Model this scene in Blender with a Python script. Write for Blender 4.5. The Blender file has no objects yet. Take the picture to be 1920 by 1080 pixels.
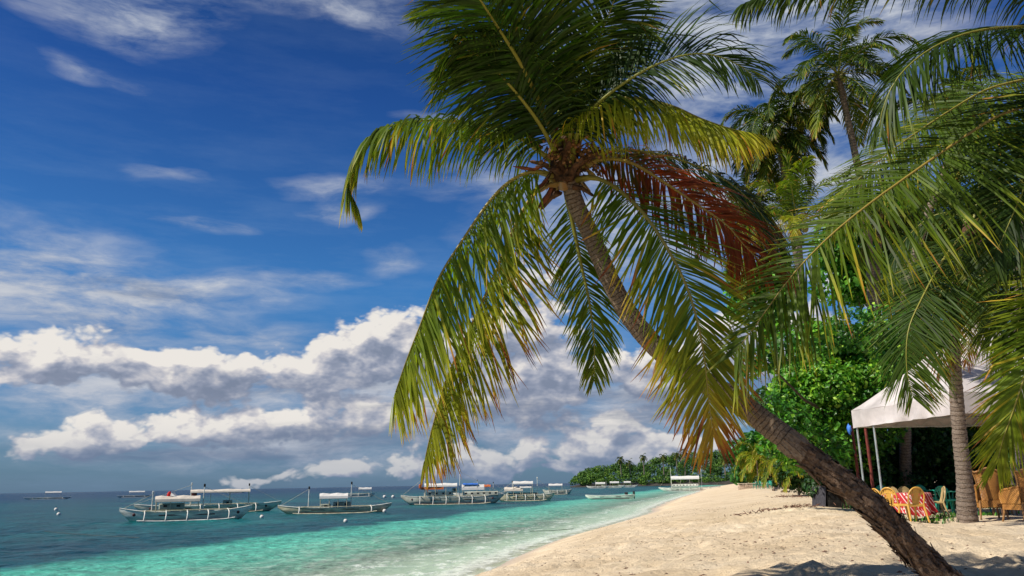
import bpy, math, random
import numpy as np
from mathutils import Vector, Matrix

SC = bpy.context.scene
COL = SC.collection
R = math.radians

# ------------------------------------------------------------------ camera
F_PX = 1500.0                      # focal length in pixels of a 1920 px wide frame
EYE = np.array([0.0, 0.0, 2.4])
PITCH = math.atan(367.4 / F_PX)
ROLL = math.atan(0.0183)
fwd = np.array([0, math.cos(PITCH), math.sin(PITCH)])
r0 = np.array([1.0, 0, 0]); u0 = np.array([0, -math.sin(PITCH), math.cos(PITCH)])
rgt = math.cos(ROLL) * r0 - math.sin(ROLL) * u0
upv = math.sin(ROLL) * r0 + math.cos(ROLL) * u0
cam_d = bpy.data.cameras.new('camera')
cam = bpy.data.objects.new('camera', cam_d); COL.objects.link(cam)
M = Matrix(((rgt[0], upv[0], -fwd[0], EYE[0]), (rgt[1], upv[1], -fwd[1], EYE[1]),
            (rgt[2], upv[2], -fwd[2], EYE[2]), (0, 0, 0, 1)))
cam.matrix_world = M
cam_d.sensor_width = 36; cam_d.lens = 36 * F_PX / 1920
cam_d.clip_start = 0.1; cam_d.clip_end = 20000
SC.camera = cam

# ------------------------------------------------------------------ exposure
SC.view_settings.view_transform = 'Standard'; SC.view_settings.look = 'None'
SC.view_settings.exposure = 0.25; SC.view_settings.gamma = 1.0
SC.view_settings.use_curve_mapping = False
SC.render.engine = 'CYCLES'
SC.cycles.max_bounces = 7; SC.cycles.transparent_max_bounces = 12
SC.cycles.diffuse_bounces = 3; SC.cycles.glossy_bounces = 2; SC.cycles.transmission_bounces = 3
SC.cycles.sample_clamp_indirect = 6.0

# ------------------------------------------------------------------ design helpers: photo pixel -> place in the world
def ray(px, py):
    d = fwd + rgt * ((px - 960) / F_PX) - upv * ((py - 540) / F_PX)
    return d
def P(px, py, d): return EYE + ray(px, py) * d
def G(px, py, z=0.0):
    d = ray(px, py); k = (z - EYE[2]) / d[2]
    return EYE + d * k
def azel(px, py):
    d = ray(px, py); return math.atan2(d[0], d[1]), math.atan2(d[2], math.hypot(d[0], d[1]))

# ------------------------------------------------------------------ sun
SUN_EL = R(44); SUN_AZ = R(-113)      # azimuth from +Y towards +X: sun stands left of and a little behind the camera
sdir = Vector((math.sin(SUN_AZ) * math.cos(SUN_EL), math.cos(SUN_AZ) * math.cos(SUN_EL), math.sin(SUN_EL)))
sl = bpy.data.lights.new('sun', 'SUN'); sl.energy = 5.0; sl.angle = R(0.53); sl.color = (1.0, 0.94, 0.84)
so = bpy.data.objects.new('sun', sl); COL.objects.link(so)
so.rotation_euler = sdir.to_track_quat('Z', 'Y').to_euler()

# ------------------------------------------------------------------ world: Nishita sky with clouds laid out by direction
W = bpy.data.worlds.new('World'); SC.world = W; W.use_nodes = True
nt = W.node_tree; nt.nodes.clear()

class NG:
    """small wrapper for building node trees"""
    def __init__(s, tree): s.t = tree
    def n(s, typ, **kw):
        nd = s.t.nodes.new(typ)
        for k, v in kw.items(): setattr(nd, k, v)
        return nd
    def put(s, sock, v):
        if isinstance(v, bpy.types.NodeSocket): s.t.links.new(v, sock)
        elif v is not None: sock.default_value = v
    def m(s, op, a, b=None, c=None, clamp=False):
        nd = s.n('ShaderNodeMath', operation=op); nd.use_clamp = clamp
        for i, v in enumerate((a, b, c)):
            if v is not None: s.put(nd.inputs[i], v)
        return nd.outputs[0]
    def v(s, op, a, b=None, out=0):
        nd = s.n('ShaderNodeVectorMath', operation=op)
        s.put(nd.inputs[0], a)
        if b is not None:
            if op == 'SCALE': s.put(nd.inputs['Scale'], b)
            else: s.put(nd.inputs[1], b)
        return nd.outputs[1] if op in ('LENGTH', 'DOT_PRODUCT', 'DISTANCE') else nd.outputs[0]
    def comb(s, x, y, z=0.0):
        nd = s.n('ShaderNodeCombineXYZ')
        s.put(nd.inputs[0], x); s.put(nd.inputs[1], y); s.put(nd.inputs[2], z); return nd.outputs[0]
    def sep(s, v):
        nd = s.n('ShaderNodeSeparateXYZ'); s.put(nd.inputs[0], v); return nd.outputs
    def noise(s, vec, scale, detail=4, rough=0.5, dist=0.0, lac=2.0, color=False, dims='3D', w=None):
        nd = s.n('ShaderNodeTexNoise', noise_dimensions=dims)
        if vec is not None: s.put(nd.inputs['Vector'], vec)
        s.put(nd.inputs['Scale'], scale); s.put(nd.inputs['Detail'], detail)
        s.put(nd.inputs['Roughness'], rough); s.put(nd.inputs['Distortion'], dist); s.put(nd.inputs['Lacunarity'], lac)
        return nd.outputs['Color'] if color else nd.outputs['Fac']
    def mr(s, v, a, b, c=0.0, d=1.0, smooth=False):
        nd = s.n('ShaderNodeMapRange'); nd.clamp = True
        nd.interpolation_type = 'SMOOTHSTEP' if smooth else 'LINEAR'
        s.put(nd.inputs[0], v)
        for i, q in enumerate((a, b, c, d)): s.put(nd.inputs[1 + i], q)
        return nd.outputs[0]
    def mix(s, f, a, b, mode='MIX'):
        nd = s.n('ShaderNodeMix', data_type='RGBA', blend_type=mode); nd.clamp_factor = True
        s.put(nd.inputs[0], f)
        for i, q in ((6, a), (7, b)):
            if isinstance(q, (tuple, list)) and len(q) == 3: q = (*q, 1)
            s.put(nd.inputs[i], q)
        return nd.outputs[2]
    def ramp(s, f, stops, interp='LINEAR'):
        nd = s.n('ShaderNodeValToRGB'); cr = nd.color_ramp; cr.interpolation = interp
        while len(cr.elements) < len(stops): cr.elements.new(0.5)
        for e, (p, c) in zip(cr.elements, stops):
            e.position = p; e.color = (*c, 1) if len(c) == 3 else c
        s.put(nd.inputs[0], f); return nd.outputs[0]

w = NG(nt)
tc = w.n('ShaderNodeTexCoord')
dirv = w.v('NORMALIZE', tc.outputs['Generated'])
dx, dy, dz = w.sep(dirv)
az = w.m('ARCTAN2', dx, dy); el = w.m('ARCSINE', dz)
uv0 = w.comb(az, el)

sky = w.n('ShaderNodeTexSky', sky_type='NISHITA'); sky.sun_disc = False
sky.sun_elevation = SUN_EL; sky.sun_rotation = SUN_AZ
sky.air_density = 1.0; sky.dust_density = 0.3; sky.ozone_density = 3.0
# polarised, very saturated blue of the photograph, by elevation
el01 = w.mr(el, 0.0, R(45))
tint = w.ramp(el01, [(0.0, (.28, .44, .68)), (.10, (.30, .52, .80)), (.3, (.30, .72, 1.12)), (.6, (.17, .45, .92)), (1.0, (.10, .26, .52))])
skyc = w.mix(1.0, sky.outputs[0], tint, 'MULTIPLY')

# cumulus bodies: (px, py, rx, ry, strength) in photo pixels, turned into directions
CUM = [(20, 658, 110, 66, .95), (150, 652, 120, 78, 1.0), (225, 690, 90, 50, .7), (320, 700, 110, 55, .85), (420, 690, 120, 66, .95), (530, 700, 130, 62, .95),
       (640, 680, 130, 70, .95), (715, 620, 85, 60, .95), (790, 650, 140, 90, 1.0), (985, 590, 110, 110, 1.05), (960, 700, 170, 90, 1.1), (1110, 700, 170, 85, 1.0),
       (1230, 700, 110, 60, .7), (100, 815, 85, 48, .9), (40, 845, 38, 34, .7), (200, 815, 100, 46, .9), (285, 800, 60, 40, .85), (370, 795, 70, 44, .9),
       (450, 800, 80, 40, .85), (570, 800, 150, 42, .8), (700, 775, 150, 50, .7), (860, 785, 170, 45, .7), (480, 890, 110, 17, .85), (620, 882, 75, 28, .8), (745, 874, 90, 34, .95), (870, 862, 100, 36, 1.0),
       (985, 864, 130, 38, 1.05), (1085, 840, 110, 52, 1.1), (1190, 836, 110, 50, 1.1), (1300, 848, 130, 42, 1.0), (1420, 850, 120, 40, .9),
       (1400, 690, 180, 120, .8), (1560, 590, 260, 140, .9)]
SOFT = [(230, 10, 200, 80, 1.0), (105, 120, 60, 22, .45), (70, 490, 250, 90, 1.1), (190, 560, 260, 50, 1.0), (120, 610, 250, 40, .8), (420, 540, 190, 40, .8), (410, 420, 75, 15, .9), (310, 320, 90, 14, .5),
        (620, 350, 130, 26, .6), (650, 395, 80, 18, .7), (560, 8, 200, 30, .6), (720, 475, 60, 24, .6), (590, 510, 110, 22, .6), (490, 620, 120, 30, .7), (740, 20, 120, 50, .6), (1330, 30, 360, 150, 1.3), (1560, 200, 320, 260, 1.0),
        (1150, 430, 260, 170, .95), (1450, 350, 220, 170, .9), (900, 350, 130, 40, .6), (700, 740, 720, 90, 1.1), (560, 820, 560, 50, .9), (1000, 790, 460, 55, 1.0), (150, 730, 260, 40, .7), (600, 865, 500, 24, .6), (820, 220, 90, 14, .5), (180, 150, 90, 14, .4)]
GREY = [(230, 535, 110, 20, .9), (330, 550, 90, 16, .8), (120, 600, 120, 14, .4), (600, 738, 300, 16, .8), (420, 752, 160, 10, .6), (960, 775, 260, 30, 1.1), (1080, 755, 200, 30, 1.0), (820, 758, 220, 18, .9), (560, 718, 260, 10, .6), (760, 712, 160, 12, .6), (420, 850, 360, 18, .65),
        (200, 850, 150, 16, .9), (860, 815, 320, 14, .9), (1000, 905, 700, 12, .3), (1300, 740, 240, 50, 1.0), (640, 838, 260, 14, .8), (520, 820, 160, 12, .8), (1160, 790, 200, 14, .8), (1250, 30, 150, 40, .3)]
def blob_sum(g, vec, blobs, scale=1.0):
    acc = None
    for (px, py, rx, ry, a) in blobs:
        u, v = azel(px, py)
        k = 1 / (1 + ((px - 960) / F_PX) ** 2)
        sx, sy = rx / F_PX * k ** .75, ry / F_PX * k ** .5
        d = g.v('SUBTRACT', vec, (u, v, 0.0))
        d = g.v('MULTIPLY', d, (1 / sx, 1 / sy, 0.0))
        f = g.mr(g.v('LENGTH', d), 0.0, 1.5 * scale, a, 0.0, smooth=True)
        acc = f if acc is None else g.m('MAXIMUM' if False else 'ADD', acc, f)
    return acc
def make_density_group():
    gt = bpy.data.node_groups.new('cumulus_density', 'ShaderNodeTree')
    gt.interface.new_socket('UV', in_out='INPUT', socket_type='NodeSocketVector')
    gt.interface.new_socket('D', in_out='OUTPUT', socket_type='NodeSocketFloat')
    gt.interface.new_socket('B', in_out='OUTPUT', socket_type='NodeSocketFloat')
    g = NG(gt); gi = g.n('NodeGroupInput'); go = g.n('NodeGroupOutput')
    uv = gi.outputs[0]
    st = g.v('MULTIPLY', uv, (1.0, 1.6, 1.0))
    wp = g.noise(st, 9.0, 4, .55, color=True)
    wp = g.v('SCALE', g.v('SUBTRACT', wp, (.5, .5, .5)), 0.065)
    uvw = g.v('ADD', uv, wp)
    bs = blob_sum(g, uvw, CUM); base = g.m('MINIMUM', bs, 1.25)
    n1 = g.noise(g.v('ADD', st, g.v('SCALE', wp, .8)), 22.0, 6, .58, lac=2.1)
    vo = g.n('ShaderNodeTexVoronoi', feature='SMOOTH_F1'); g.put(vo.inputs['Vector'], g.v('ADD', st, g.v('SCALE', wp, .6))); g.put(vo.inputs['Scale'], 19.0)
    try: vo.inputs['Smoothness'].default_value = .35; vo.inputs['Detail'].default_value = 3.0; vo.inputs['Roughness'].default_value = .6
    except Exception: pass
    n = g.m('ADD', g.m('MULTIPLY', g.m('SUBTRACT', n1, .5), 1.15), g.m('MULTIPLY', g.m('SUBTRACT', .64, vo.outputs['Distance']), 1.0))
    g.put(go.inputs[0], g.m('ADD', base, g.m('MULTIPLY', n, g.mr(base, 0.0, .3)))); g.put(go.inputs[1], bs)
    return gt
DG = make_density_group()
def dens(vec):
    nd = w.n('ShaderNodeGroup'); nd.node_tree = DG; w.put(nd.inputs[0], vec); return nd.outputs[0], nd.outputs[1]
d0, _ = dens(uv0)
d1, bs1 = dens(w.v('ADD', uv0, (-0.009, 0.016, 0.0)))      # a step towards the sun: less cloud there means a lit edge
cov = w.mr(d0, 0.08, 0.50, smooth=True)
lit = w.mr(w.m('SUBTRACT', d0, d1), -0.45, 0.55)
body = w.mr(d0, 0.2, 1.6)
fl_ = w.noise(w.v('ADD', w.v('MULTIPLY', uv0, (1.0, 1.7, 1.0)), w.v('SCALE', w.v('SUBTRACT', w.noise(uv0, 14.0, 3, .6, color=True), (.5, .5, .5)), .05)), 16.0, 8, .62)
under = w.mr(bs1, .6, 2.0)       # much cloud above: a grey belly
lightness = w.m('ADD', w.m('ADD', w.m('MULTIPLY', lit, .86), w.m('MULTIPLY', w.m('SUBTRACT', fl_, .5), 1.0)), w.m('SUBTRACT', .22, w.m('MULTIPLY', under, .26)), clamp=True)
cumc = w.ramp(lightness, [(0.0, (2.3, 2.75, 3.8)), (.28, (3.1, 3.5, 4.6)), (.55, (4.7, 4.9, 5.7)), (.8, (6.9, 6.7, 6.9)), (1.0, (9.0, 8.6, 8.1))])
# soft high cloud and flat grey bases
stv = w.v('MULTIPLY', uv0, (1.0, 3.4, 1.0))
wps = w.v('SCALE', w.v('SUBTRACT', w.noise(stv, 3.5, 4, .55, color=True), (.5, .5, .5)), 0.16)
uvs = w.v('ADD', uv0, w.v('MULTIPLY', wps, (1.0, .45, 0.0)))
ns = w.noise(w.v('ADD', stv, wps), 9.0, 7, .62)
softd = w.m('MULTIPLY', w.m('MINIMUM', blob_sum(w, uvs, SOFT), 1.1), w.mr(ns, .30, .68))
softf = w.mr(softd, 0.05, 0.85)
fine = w.noise(w.v('MULTIPLY', uv0, (1.0, 5.0, 1.0)), 5.0, 8, .65)
softc = w.ramp(ns, [(0.3, (2.3, 3.2, 5.0)), (.7, (6.2, 6.5, 7.1))])
veil = w.m('MULTIPLY', w.mr(fine, .45, .85, 0, .34), w.mr(el, R(6), R(24), 1, .25))
c1 = w.mix(veil, skyc, (3.6, 5.0, 7.0))
c1 = w.mix(softf, c1, softc)
c1 = w.mix(cov, c1, cumc)
streak = w.noise(w.v('ADD', w.v('MULTIPLY', uv0, (1.0, 6.0, 1.0)), wps), 7.0, 6, .6)
greyf = w.m('MULTIPLY', w.m('MINIMUM', blob_sum(w, uvs, GREY), 1.0), w.mr(streak, .34, .60))
c1 = w.mix(w.m('MULTIPLY', greyf, .72), c1, (1.7, 2.2, 3.3))
# the air thickens to a slate blue at the horizon
hz = w.mr(el, R(-.5), R(5.0), .52, 0.0, smooth=True)
c1 = w.mix(hz, c1, (1.0, 1.95, 3.5))
# overhead and behind the camera: broken cloud
up_f = w.m('MULTIPLY', w.mr(el, R(38), R(60)), w.mr(ns, .4, .65))
c1 = w.mix(w.m('MULTIPLY', up_f, .5), c1, (6, 6.2, 6.6))
bg = w.n('ShaderNodeBackground'); w.put(bg.inputs[0], c1); bg.inputs[1].default_value = 0.078
ow = w.n('ShaderNodeOutputWorld'); nt.links.new(bg.outputs[0], ow.inputs[0])
W.cycles.sampling_method = 'MANUAL'; W.cycles.sample_map_resolution = 512

# ------------------------------------------------------------------ naming helpers
def tag(o, label=None, cat=None, group=None, kind=None):
    if label: o['label'] = label
    if cat: o['category'] = cat
    if group: o['group'] = group
    if kind: o['kind'] = kind
    return o
def empty(name, loc, rz=0.0, label=None, cat=None, group=None):
    o = bpy.data.objects.new(name, None); COL.objects.link(o)
    o.empty_display_size = .2
    o.location = tuple(float(c) for c in loc); o.rotation_euler = (0, 0, rz)
    return tag(o, label, cat, group)
def copy_tree(o, parent=None):
    c = o.copy(); COL.objects.link(c)
    if parent is not None:
        c.parent = parent
    for ch in list(o.children): copy_tree(ch, c)
    return c

# ------------------------------------------------------------------ mesh builder
class MB:
    def __init__(s):
        s.V = []; s.F = []; s.nv = 0; s.age = []; s.tone = []; s.mi = []; s.sm = []
    def add(s, V, F, age=0.0, tone=0.5, mi=0, smooth=False):
        V = np.asarray(V, float).reshape(-1, 3); F = np.asarray(F, int)
        s.V.append(V)
        s.F.append(F + s.nv)
        s.nv += len(V)
        s.age.append(np.broadcast_to(np.asarray(age, float), (len(V),)))
        s.tone.append(np.broadcast_to(np.asarray(tone, float), (len(V),)))
        s.mi.append(np.full(len(F), mi)); s.sm.append(np.full(len(F), smooth))
        return s
    # shapes ---------------------------------------------------------------
    def box(s, c, size, rot=None, mi=0, bevel=0.0):
        hx, hy, hz = [q / 2 for q in size]
        c = np.asarray(c, float)
        b = min(bevel, hx * .9, hy * .9, hz * .9)
        if b <= 0:
            V = np.array([[x, y, z] for z in (-hz, hz) for y in (-hy, hy) for x in (-hx, hx)])
            F = [[0, 2, 3, 1], [4, 5, 7, 6], [0, 1, 5, 4], [2, 6, 7, 3], [0, 4, 6, 2], [1, 3, 7, 5]]
        else:
            ring = lambda ax, ay, z: [(-ax, -ay + 0, z), (ax, -ay, z), (ax, ay, z), (-ax, ay, z)]
            L = []
            def oct(ax, ay, bb, z):
                return [(-ax + bb, -ay, z), (ax - bb, -ay, z), (ax, -ay + bb, z), (ax, ay - bb, z), (ax - bb, ay, z), (-ax + bb, ay, z), (-ax, ay - bb, z), (-ax, -ay + bb, z)]
            rings = [oct(hx - b, hy - b, b * .5, -hz), oct(hx, hy, b, -hz + b), oct(hx, hy, b, hz - b), oct(hx - b, hy - b, b * .5, hz)]
            V = np.array([p for r_ in rings for p in r_])
            for q in range(3):
                for i in range(8):
                    j = (i + 1) % 8; L.append([q * 8 + i, q * 8 + j, q * 8 + 8 + j, q * 8 + 8 + i])
            for i in (1, 3, 5): pass
            F = L + [[0, 7, 6, 1], [1, 6, 5, 2], [2, 5, 4, 3], [24, 25, 30, 31], [25, 26, 29, 30], [26, 27, 28, 29]]
        if rot is not None: V = V @ np.array(rot).T
        s.add(V + c, F, mi=mi); return s
    def tube(s, pts, rad, n=8, mi=0, cap=True, smooth=True, age=0.0, tone=0.5, squash=1.0):
        pts = np.asarray(pts, float); k = len(pts)
        rad = np.broadcast_to(np.asarray(rad, float), (k,))
        T = np.gradient(pts, axis=0); T /= np.linalg.norm(T, axis=1)[:, None] + 1e-12
        a = np.array([0, 0, 1.0]) if abs(T[0][2]) < .9 else np.array([1.0, 0, 0])
        U = np.cross(T[0], a); U /= np.linalg.norm(U)
        V = []
        ang = np.linspace(0, 2 * np.pi, n, endpoint=False)
        for i in range(k):
            U = U - T[i] * U.dot(T[i]); U /= np.linalg.norm(U) + 1e-12
            Wv = np.cross(T[i], U)
            V.append(pts[i] + rad[i] * (np.cos(ang)[:, None] * U + np.sin(ang)[:, None] * Wv * squash))
        V = np.concatenate(V)
        i = np.arange(k - 1)[:, None] * n; j = np.arange(n)[None]; j2 = (j + 1) % n
        F = np.stack([i + j, i + j2, i + n + j2, i + n + j], -1).reshape(-1, 4)
        ag = np.repeat(np.broadcast_to(np.asarray(age, float), (k,)), n); to = np.repeat(np.broadcast_to(np.asarray(tone, float), (k,)), n)
        s.add(V, F, age=ag, tone=to, mi=mi, smooth=smooth)
        if cap:
            for e, q in ((0, 0), (k - 1, (k - 1) * n)):
                c = pts[e][None]; vv = np.concatenate([V[q:q + n], c])
                ff = [[a_, (a_ + 1) % n, n, n] for a_ in range(n)] if e else [[(a_ + 1) % n, a_, n, n] for a_ in range(n)]
                s.add(vv, ff, age=ag[q], tone=to[q], mi=mi)
        return s
    def grid(s, V, mi=0, smooth=True, age=0.0, tone=0.5, closeu=False):
        V = np.asarray(V, float); a, b, _ = V.shape
        i = np.arange(a - 1)[:, None] * b; bb = b if closeu else b - 1
        j = np.arange(bb)[None]; j2 = (j + 1) % b
        F = np.stack([i + j, i + j2, i + b + j2, i + b + j], -1).reshape(-1, 4)
        s.add(V.reshape(-1, 3), F, mi=mi, smooth=smooth, age=age, tone=tone); return s
    def ball(s, c, r, nu=10, nv=7, mi=0, jit=0.0, rng=None, age=0.0, tone=.5):
        c = np.asarray(c, float); r = np.broadcast_to(np.asarray(r, float), (3,))
        th = np.linspace(0, np.pi, nv); ph = np.linspace(0, 2 * np.pi, nu, endpoint=False)
        D = np.stack([np.sin(th)[:, None] * np.cos(ph), np.sin(th)[:, None] * np.sin(ph), np.cos(th)[:, None] * np.ones(nu)], -1)
        if jit and rng is not None: D = D * (1 + rng.uniform(-jit, jit, (nv, nu, 1)))
        s.grid(D * r + c, mi=mi, closeu=True, age=age, tone=tone); return s
    # link -----------------------------------------------------------------
    def build(s, name, mats, parent=None, origin=None):
        V = np.concatenate(s.V); 
        if origin is not None: V = V - np.asarray(origin, float)
        F4 = np.concatenate([f if f.shape[1] == 4 else np.concatenate([f, f[:, -1:]], 1) for f in s.F])
        tri = F4[:, 2] == F4[:, 3]
        cnt = np.where(tri, 3, 4); keep = np.ones(F4.shape, bool); keep[tri, 3] = False
        loops = F4[keep]; start = np.concatenate([[0], np.cumsum(cnt)[:-1]])
        me = bpy.data.meshes.new(name)
        me.vertices.add(len(V)); me.vertices.foreach_set('co', V.astype(np.float32).ravel())
        me.loops.add(len(loops)); me.loops.foreach_set('vertex_index', loops.astype(np.int32))
        me.polygons.add(len(cnt)); me.polygons.foreach_set('loop_start', start.astype(np.int32))
        me.polygons.foreach_set('material_index', np.concatenate(s.mi).astype(np.int32))
        me.polygons.foreach_set('use_smooth', np.concatenate(s.sm).astype(bool))
        me.update(calc_edges=True)
        if not isinstance(mats, (list, tuple)): mats = [mats]
        for m in mats: me.materials.append(m)
        a = me.attributes.new('age', 'FLOAT', 'POINT'); a.data.foreach_set('value', np.concatenate(s.age).astype(np.float32))
        a = me.attributes.new('tone', 'FLOAT', 'POINT'); a.data.foreach_set('value', np.concatenate(s.tone).astype(np.float32))
        o = bpy.data.objects.new(name, me); COL.objects.link(o)
        if parent is not None: o.parent = parent
        return o

# ------------------------------------------------------------------ materials
def mat(name):
    m = bpy.data.materials.new(name); m.use_nodes = True; m.node_tree.nodes.clear()
    g = NG(m.node_tree); out = g.n('ShaderNodeOutputMaterial')
    return m, g, out
def simple(name, col, rough=.6, var=.12, scale=6.0, bump=0.0, spec=.4, metal=0.0, bscale=40.0, streak=None):
    m, g, out = mat(name)
    p = g.n('ShaderNodeBsdfPrincipled'); tc_ = g.n('ShaderNodeTexCoord')
    vec = tc_.outputs['Object']
    if streak: vec = g.v('MULTIPLY', vec, streak)
    nz = g.noise(vec, scale, 6, .6)
    c2 = tuple(max(0, c * (1 - var * 2.2)) for c in col); c3 = tuple(min(1, c * (1 + var)) for c in col)
    g.put(p.inputs['Base Color'], g.ramp(nz, [(.3, c2), (.65, c3)]))
    p.inputs['Roughness'].default_value = rough; p.inputs['Metallic'].default_value = metal
    p.inputs['Specular IOR Level'].default_value = spec
    if bump:
        b = g.n('ShaderNodeBump'); b.inputs['Strength'].default_value = bump; b.inputs['Distance'].default_value = .02
        g.put(b.inputs['Height'], g.noise(vec, bscale, 5, .6)); g.put(p.inputs['Normal'], b.outputs[0])
    g.t.links.new(p.outputs[0], out.inputs[0])
    return m
def leaf_mat(name, stops, trans=.35, rough=.45, spec=.35, hue=.0, oscale=1.0, tr_tint=(1.3, 1.5, .35)):
    """stops over the age attribute; tone varies brightness leaf by leaf"""
    m, g, out = mat(name)
    a = g.n('ShaderNodeAttribute'); a.attribute_name = 'age'
    t = g.n('ShaderNodeAttribute'); t.attribute_name = 'tone'
    tcx = g.n('ShaderNodeTexCoord')
    nz = g.noise(tcx.outputs['Object'], 3.0 * oscale, 5, .6)
    age = g.m('ADD', a.outputs['Fac'], g.m('MULTIPLY', g.m('SUBTRACT', nz, .5), .22), clamp=True)
    c = g.ramp(age, stops)
    br = g.mr(t.outputs['Fac'], 0, 1, .45, 1.65)
    c = g.mix(1.0, c, g.comb(br, br, br), 'MULTIPLY')
    p = g.n('ShaderNodeBsdfPrincipled'); g.put(p.inputs['Base Color'], c)
    p.inputs['Roughness'].default_value = rough; p.inputs['Specular IOR Level'].default_value = spec
    tr = g.n('ShaderNodeBsdfTranslucent'); g.put(tr.inputs[0], g.mix(1.0, c, (*tr_tint, 1), 'MULTIPLY'))
    mx = g.n('ShaderNodeMixShader'); mx.inputs[0].default_value = trans
    g.t.links.new(p.outputs[0], mx.inputs[1]); g.t.links.new(tr.outputs[0], mx.inputs[2]); g.t.links.new(mx.outputs[0], out.inputs[0])
    return m
PALM_STOPS = [(0.0, (.040, .082, .009)), (.25, (.105, .155, .010)), (.45, (.27, .27, .016)), (.62, (.40, .26, .03)), (.78, (.36, .12, .03)), (1.0, (.15, .04, .02))]
M_PALM = leaf_mat('palm_leaflet', PALM_STOPS, .40, .48, .22)
M_RUST = leaf_mat('rusty_leaflet', [(0, (.045, .075, .010)), (.18, (.12, .07, .013)), (.32, (.20, .045, .014)), (.6, (.20, .075, .022)), (1.0, (.10, .035, .018))], .4, .5, .15, tr_tint=(1.6, .8, .3))
M_RIB = leaf_mat('palm_midrib', [(0, (.20, .21, .030)), (.5, (.30, .21, .04)), (1.0, (.22, .10, .04))], .08, .45, .4)
M_PALM_DARK = leaf_mat('dark_palm_leaflet', [(0.0, (.018, .043, .006)), (.3, (.055, .092, .009)), (.5, (.18, .20, .015)), (.75, (.30, .15, .03)), (1.0, (.13, .05, .02))], .24, .5, .18)
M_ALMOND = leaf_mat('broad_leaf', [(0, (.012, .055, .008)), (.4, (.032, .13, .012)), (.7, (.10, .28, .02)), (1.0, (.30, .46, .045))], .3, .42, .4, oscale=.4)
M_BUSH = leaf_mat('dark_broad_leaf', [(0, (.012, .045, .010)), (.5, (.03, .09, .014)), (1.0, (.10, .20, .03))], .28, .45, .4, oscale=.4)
M_FAR = leaf_mat('headland_leaf', [(0, (.016, .045, .016)), (.45, (.05, .12, .020)), (.8, (.14, .25, .035)), (1.0, (.22, .30, .06))], .2, .6, .2, oscale=.05)

def bark_mat(name, base, dark, ring=22.0, rough=.9, lich=(.33, .30, .25), bump=.8, rings=1.0):
    """rings follow the 'tone' attribute, which holds metres along the trunk"""
    m, g, out = mat(name)
    t = g.n('ShaderNodeAttribute'); t.attribute_name = 'tone'
    tcx = g.n('ShaderNodeTexCoord'); ob = tcx.outputs['Object']
    nz = g.noise(ob, 6.0, 6, .65); nf = g.noise(ob, 38.0, 5, .7)
    h = g.m('ADD', g.m('MULTIPLY', t.outputs['Fac'], ring), g.m('MULTIPLY', nz, 1.2))
    fr = g.m('FRACT', h)
    groove = g.m('MULTIPLY', g.mr(g.m('ABSOLUTE', g.m('SUBTRACT', fr, .5)), .38, .5), rings)
    c = g.ramp(nf, [(.3, dark), (.52, base), (.72, lich)])
    c = g.mix(g.mr(nz, .35, .7, 0, .6), c, tuple(q * .55 for q in base))
    c = g.mix(g.m('MULTIPLY', groove, .75), c, tuple(q * .35 for q in dark))
    p = g.n('ShaderNodeBsdfPrincipled'); g.put(p.inputs['Base Color'], c); p.inputs['Roughness'].default_value = rough
    p.inputs['Specular IOR Level'].default_value = .2
    b = g.n('ShaderNodeBump'); b.inputs['Strength'].default_value = bump; b.inputs['Distance'].default_value = .03
    g.put(b.inputs['Height'], g.m('SUBTRACT', g.m('ADD', nf, g.m('MULTIPLY', nz, .6)), g.m('MULTIPLY', groove, .8))); g.put(p.inputs['Normal'], b.outputs[0])
    g.t.links.new(p.outputs[0], out.inputs[0]); return m
M_BARK = bark_mat('palm_bark', (.29, .21, .145), (.075, .045, .03), 20.0, rings=.75)
M_BARK_OLD = bark_mat('old_palm_bark', (.22, .14, .09), (.045, .025, .016), 5.0, lich=(.30, .24, .17), bump=1.0, rings=.4)
M_BARK_GREY = bark_mat('grey_palm_bark', (.26, .20, .155), (.09, .06, .045), 9.0)
M_WOOD = simple('limb_bark', (.11, .08, .055), .9, .3, 8, .5)
M_FIBRE = simple('crown_fibre', (.10, .045, .018), .85, .4, 14, .7)
M_SPATHE = simple('flower_sheath', (.20, .06, .025), .7, .3, 10, .3)
M_NUT = simple('coconut_husk', (.20, .17, .04), .5, .3, 8)
M_NUTBR = simple('young_nut_stalk', (.19, .085, .022), .6, .3, 12)

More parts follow.
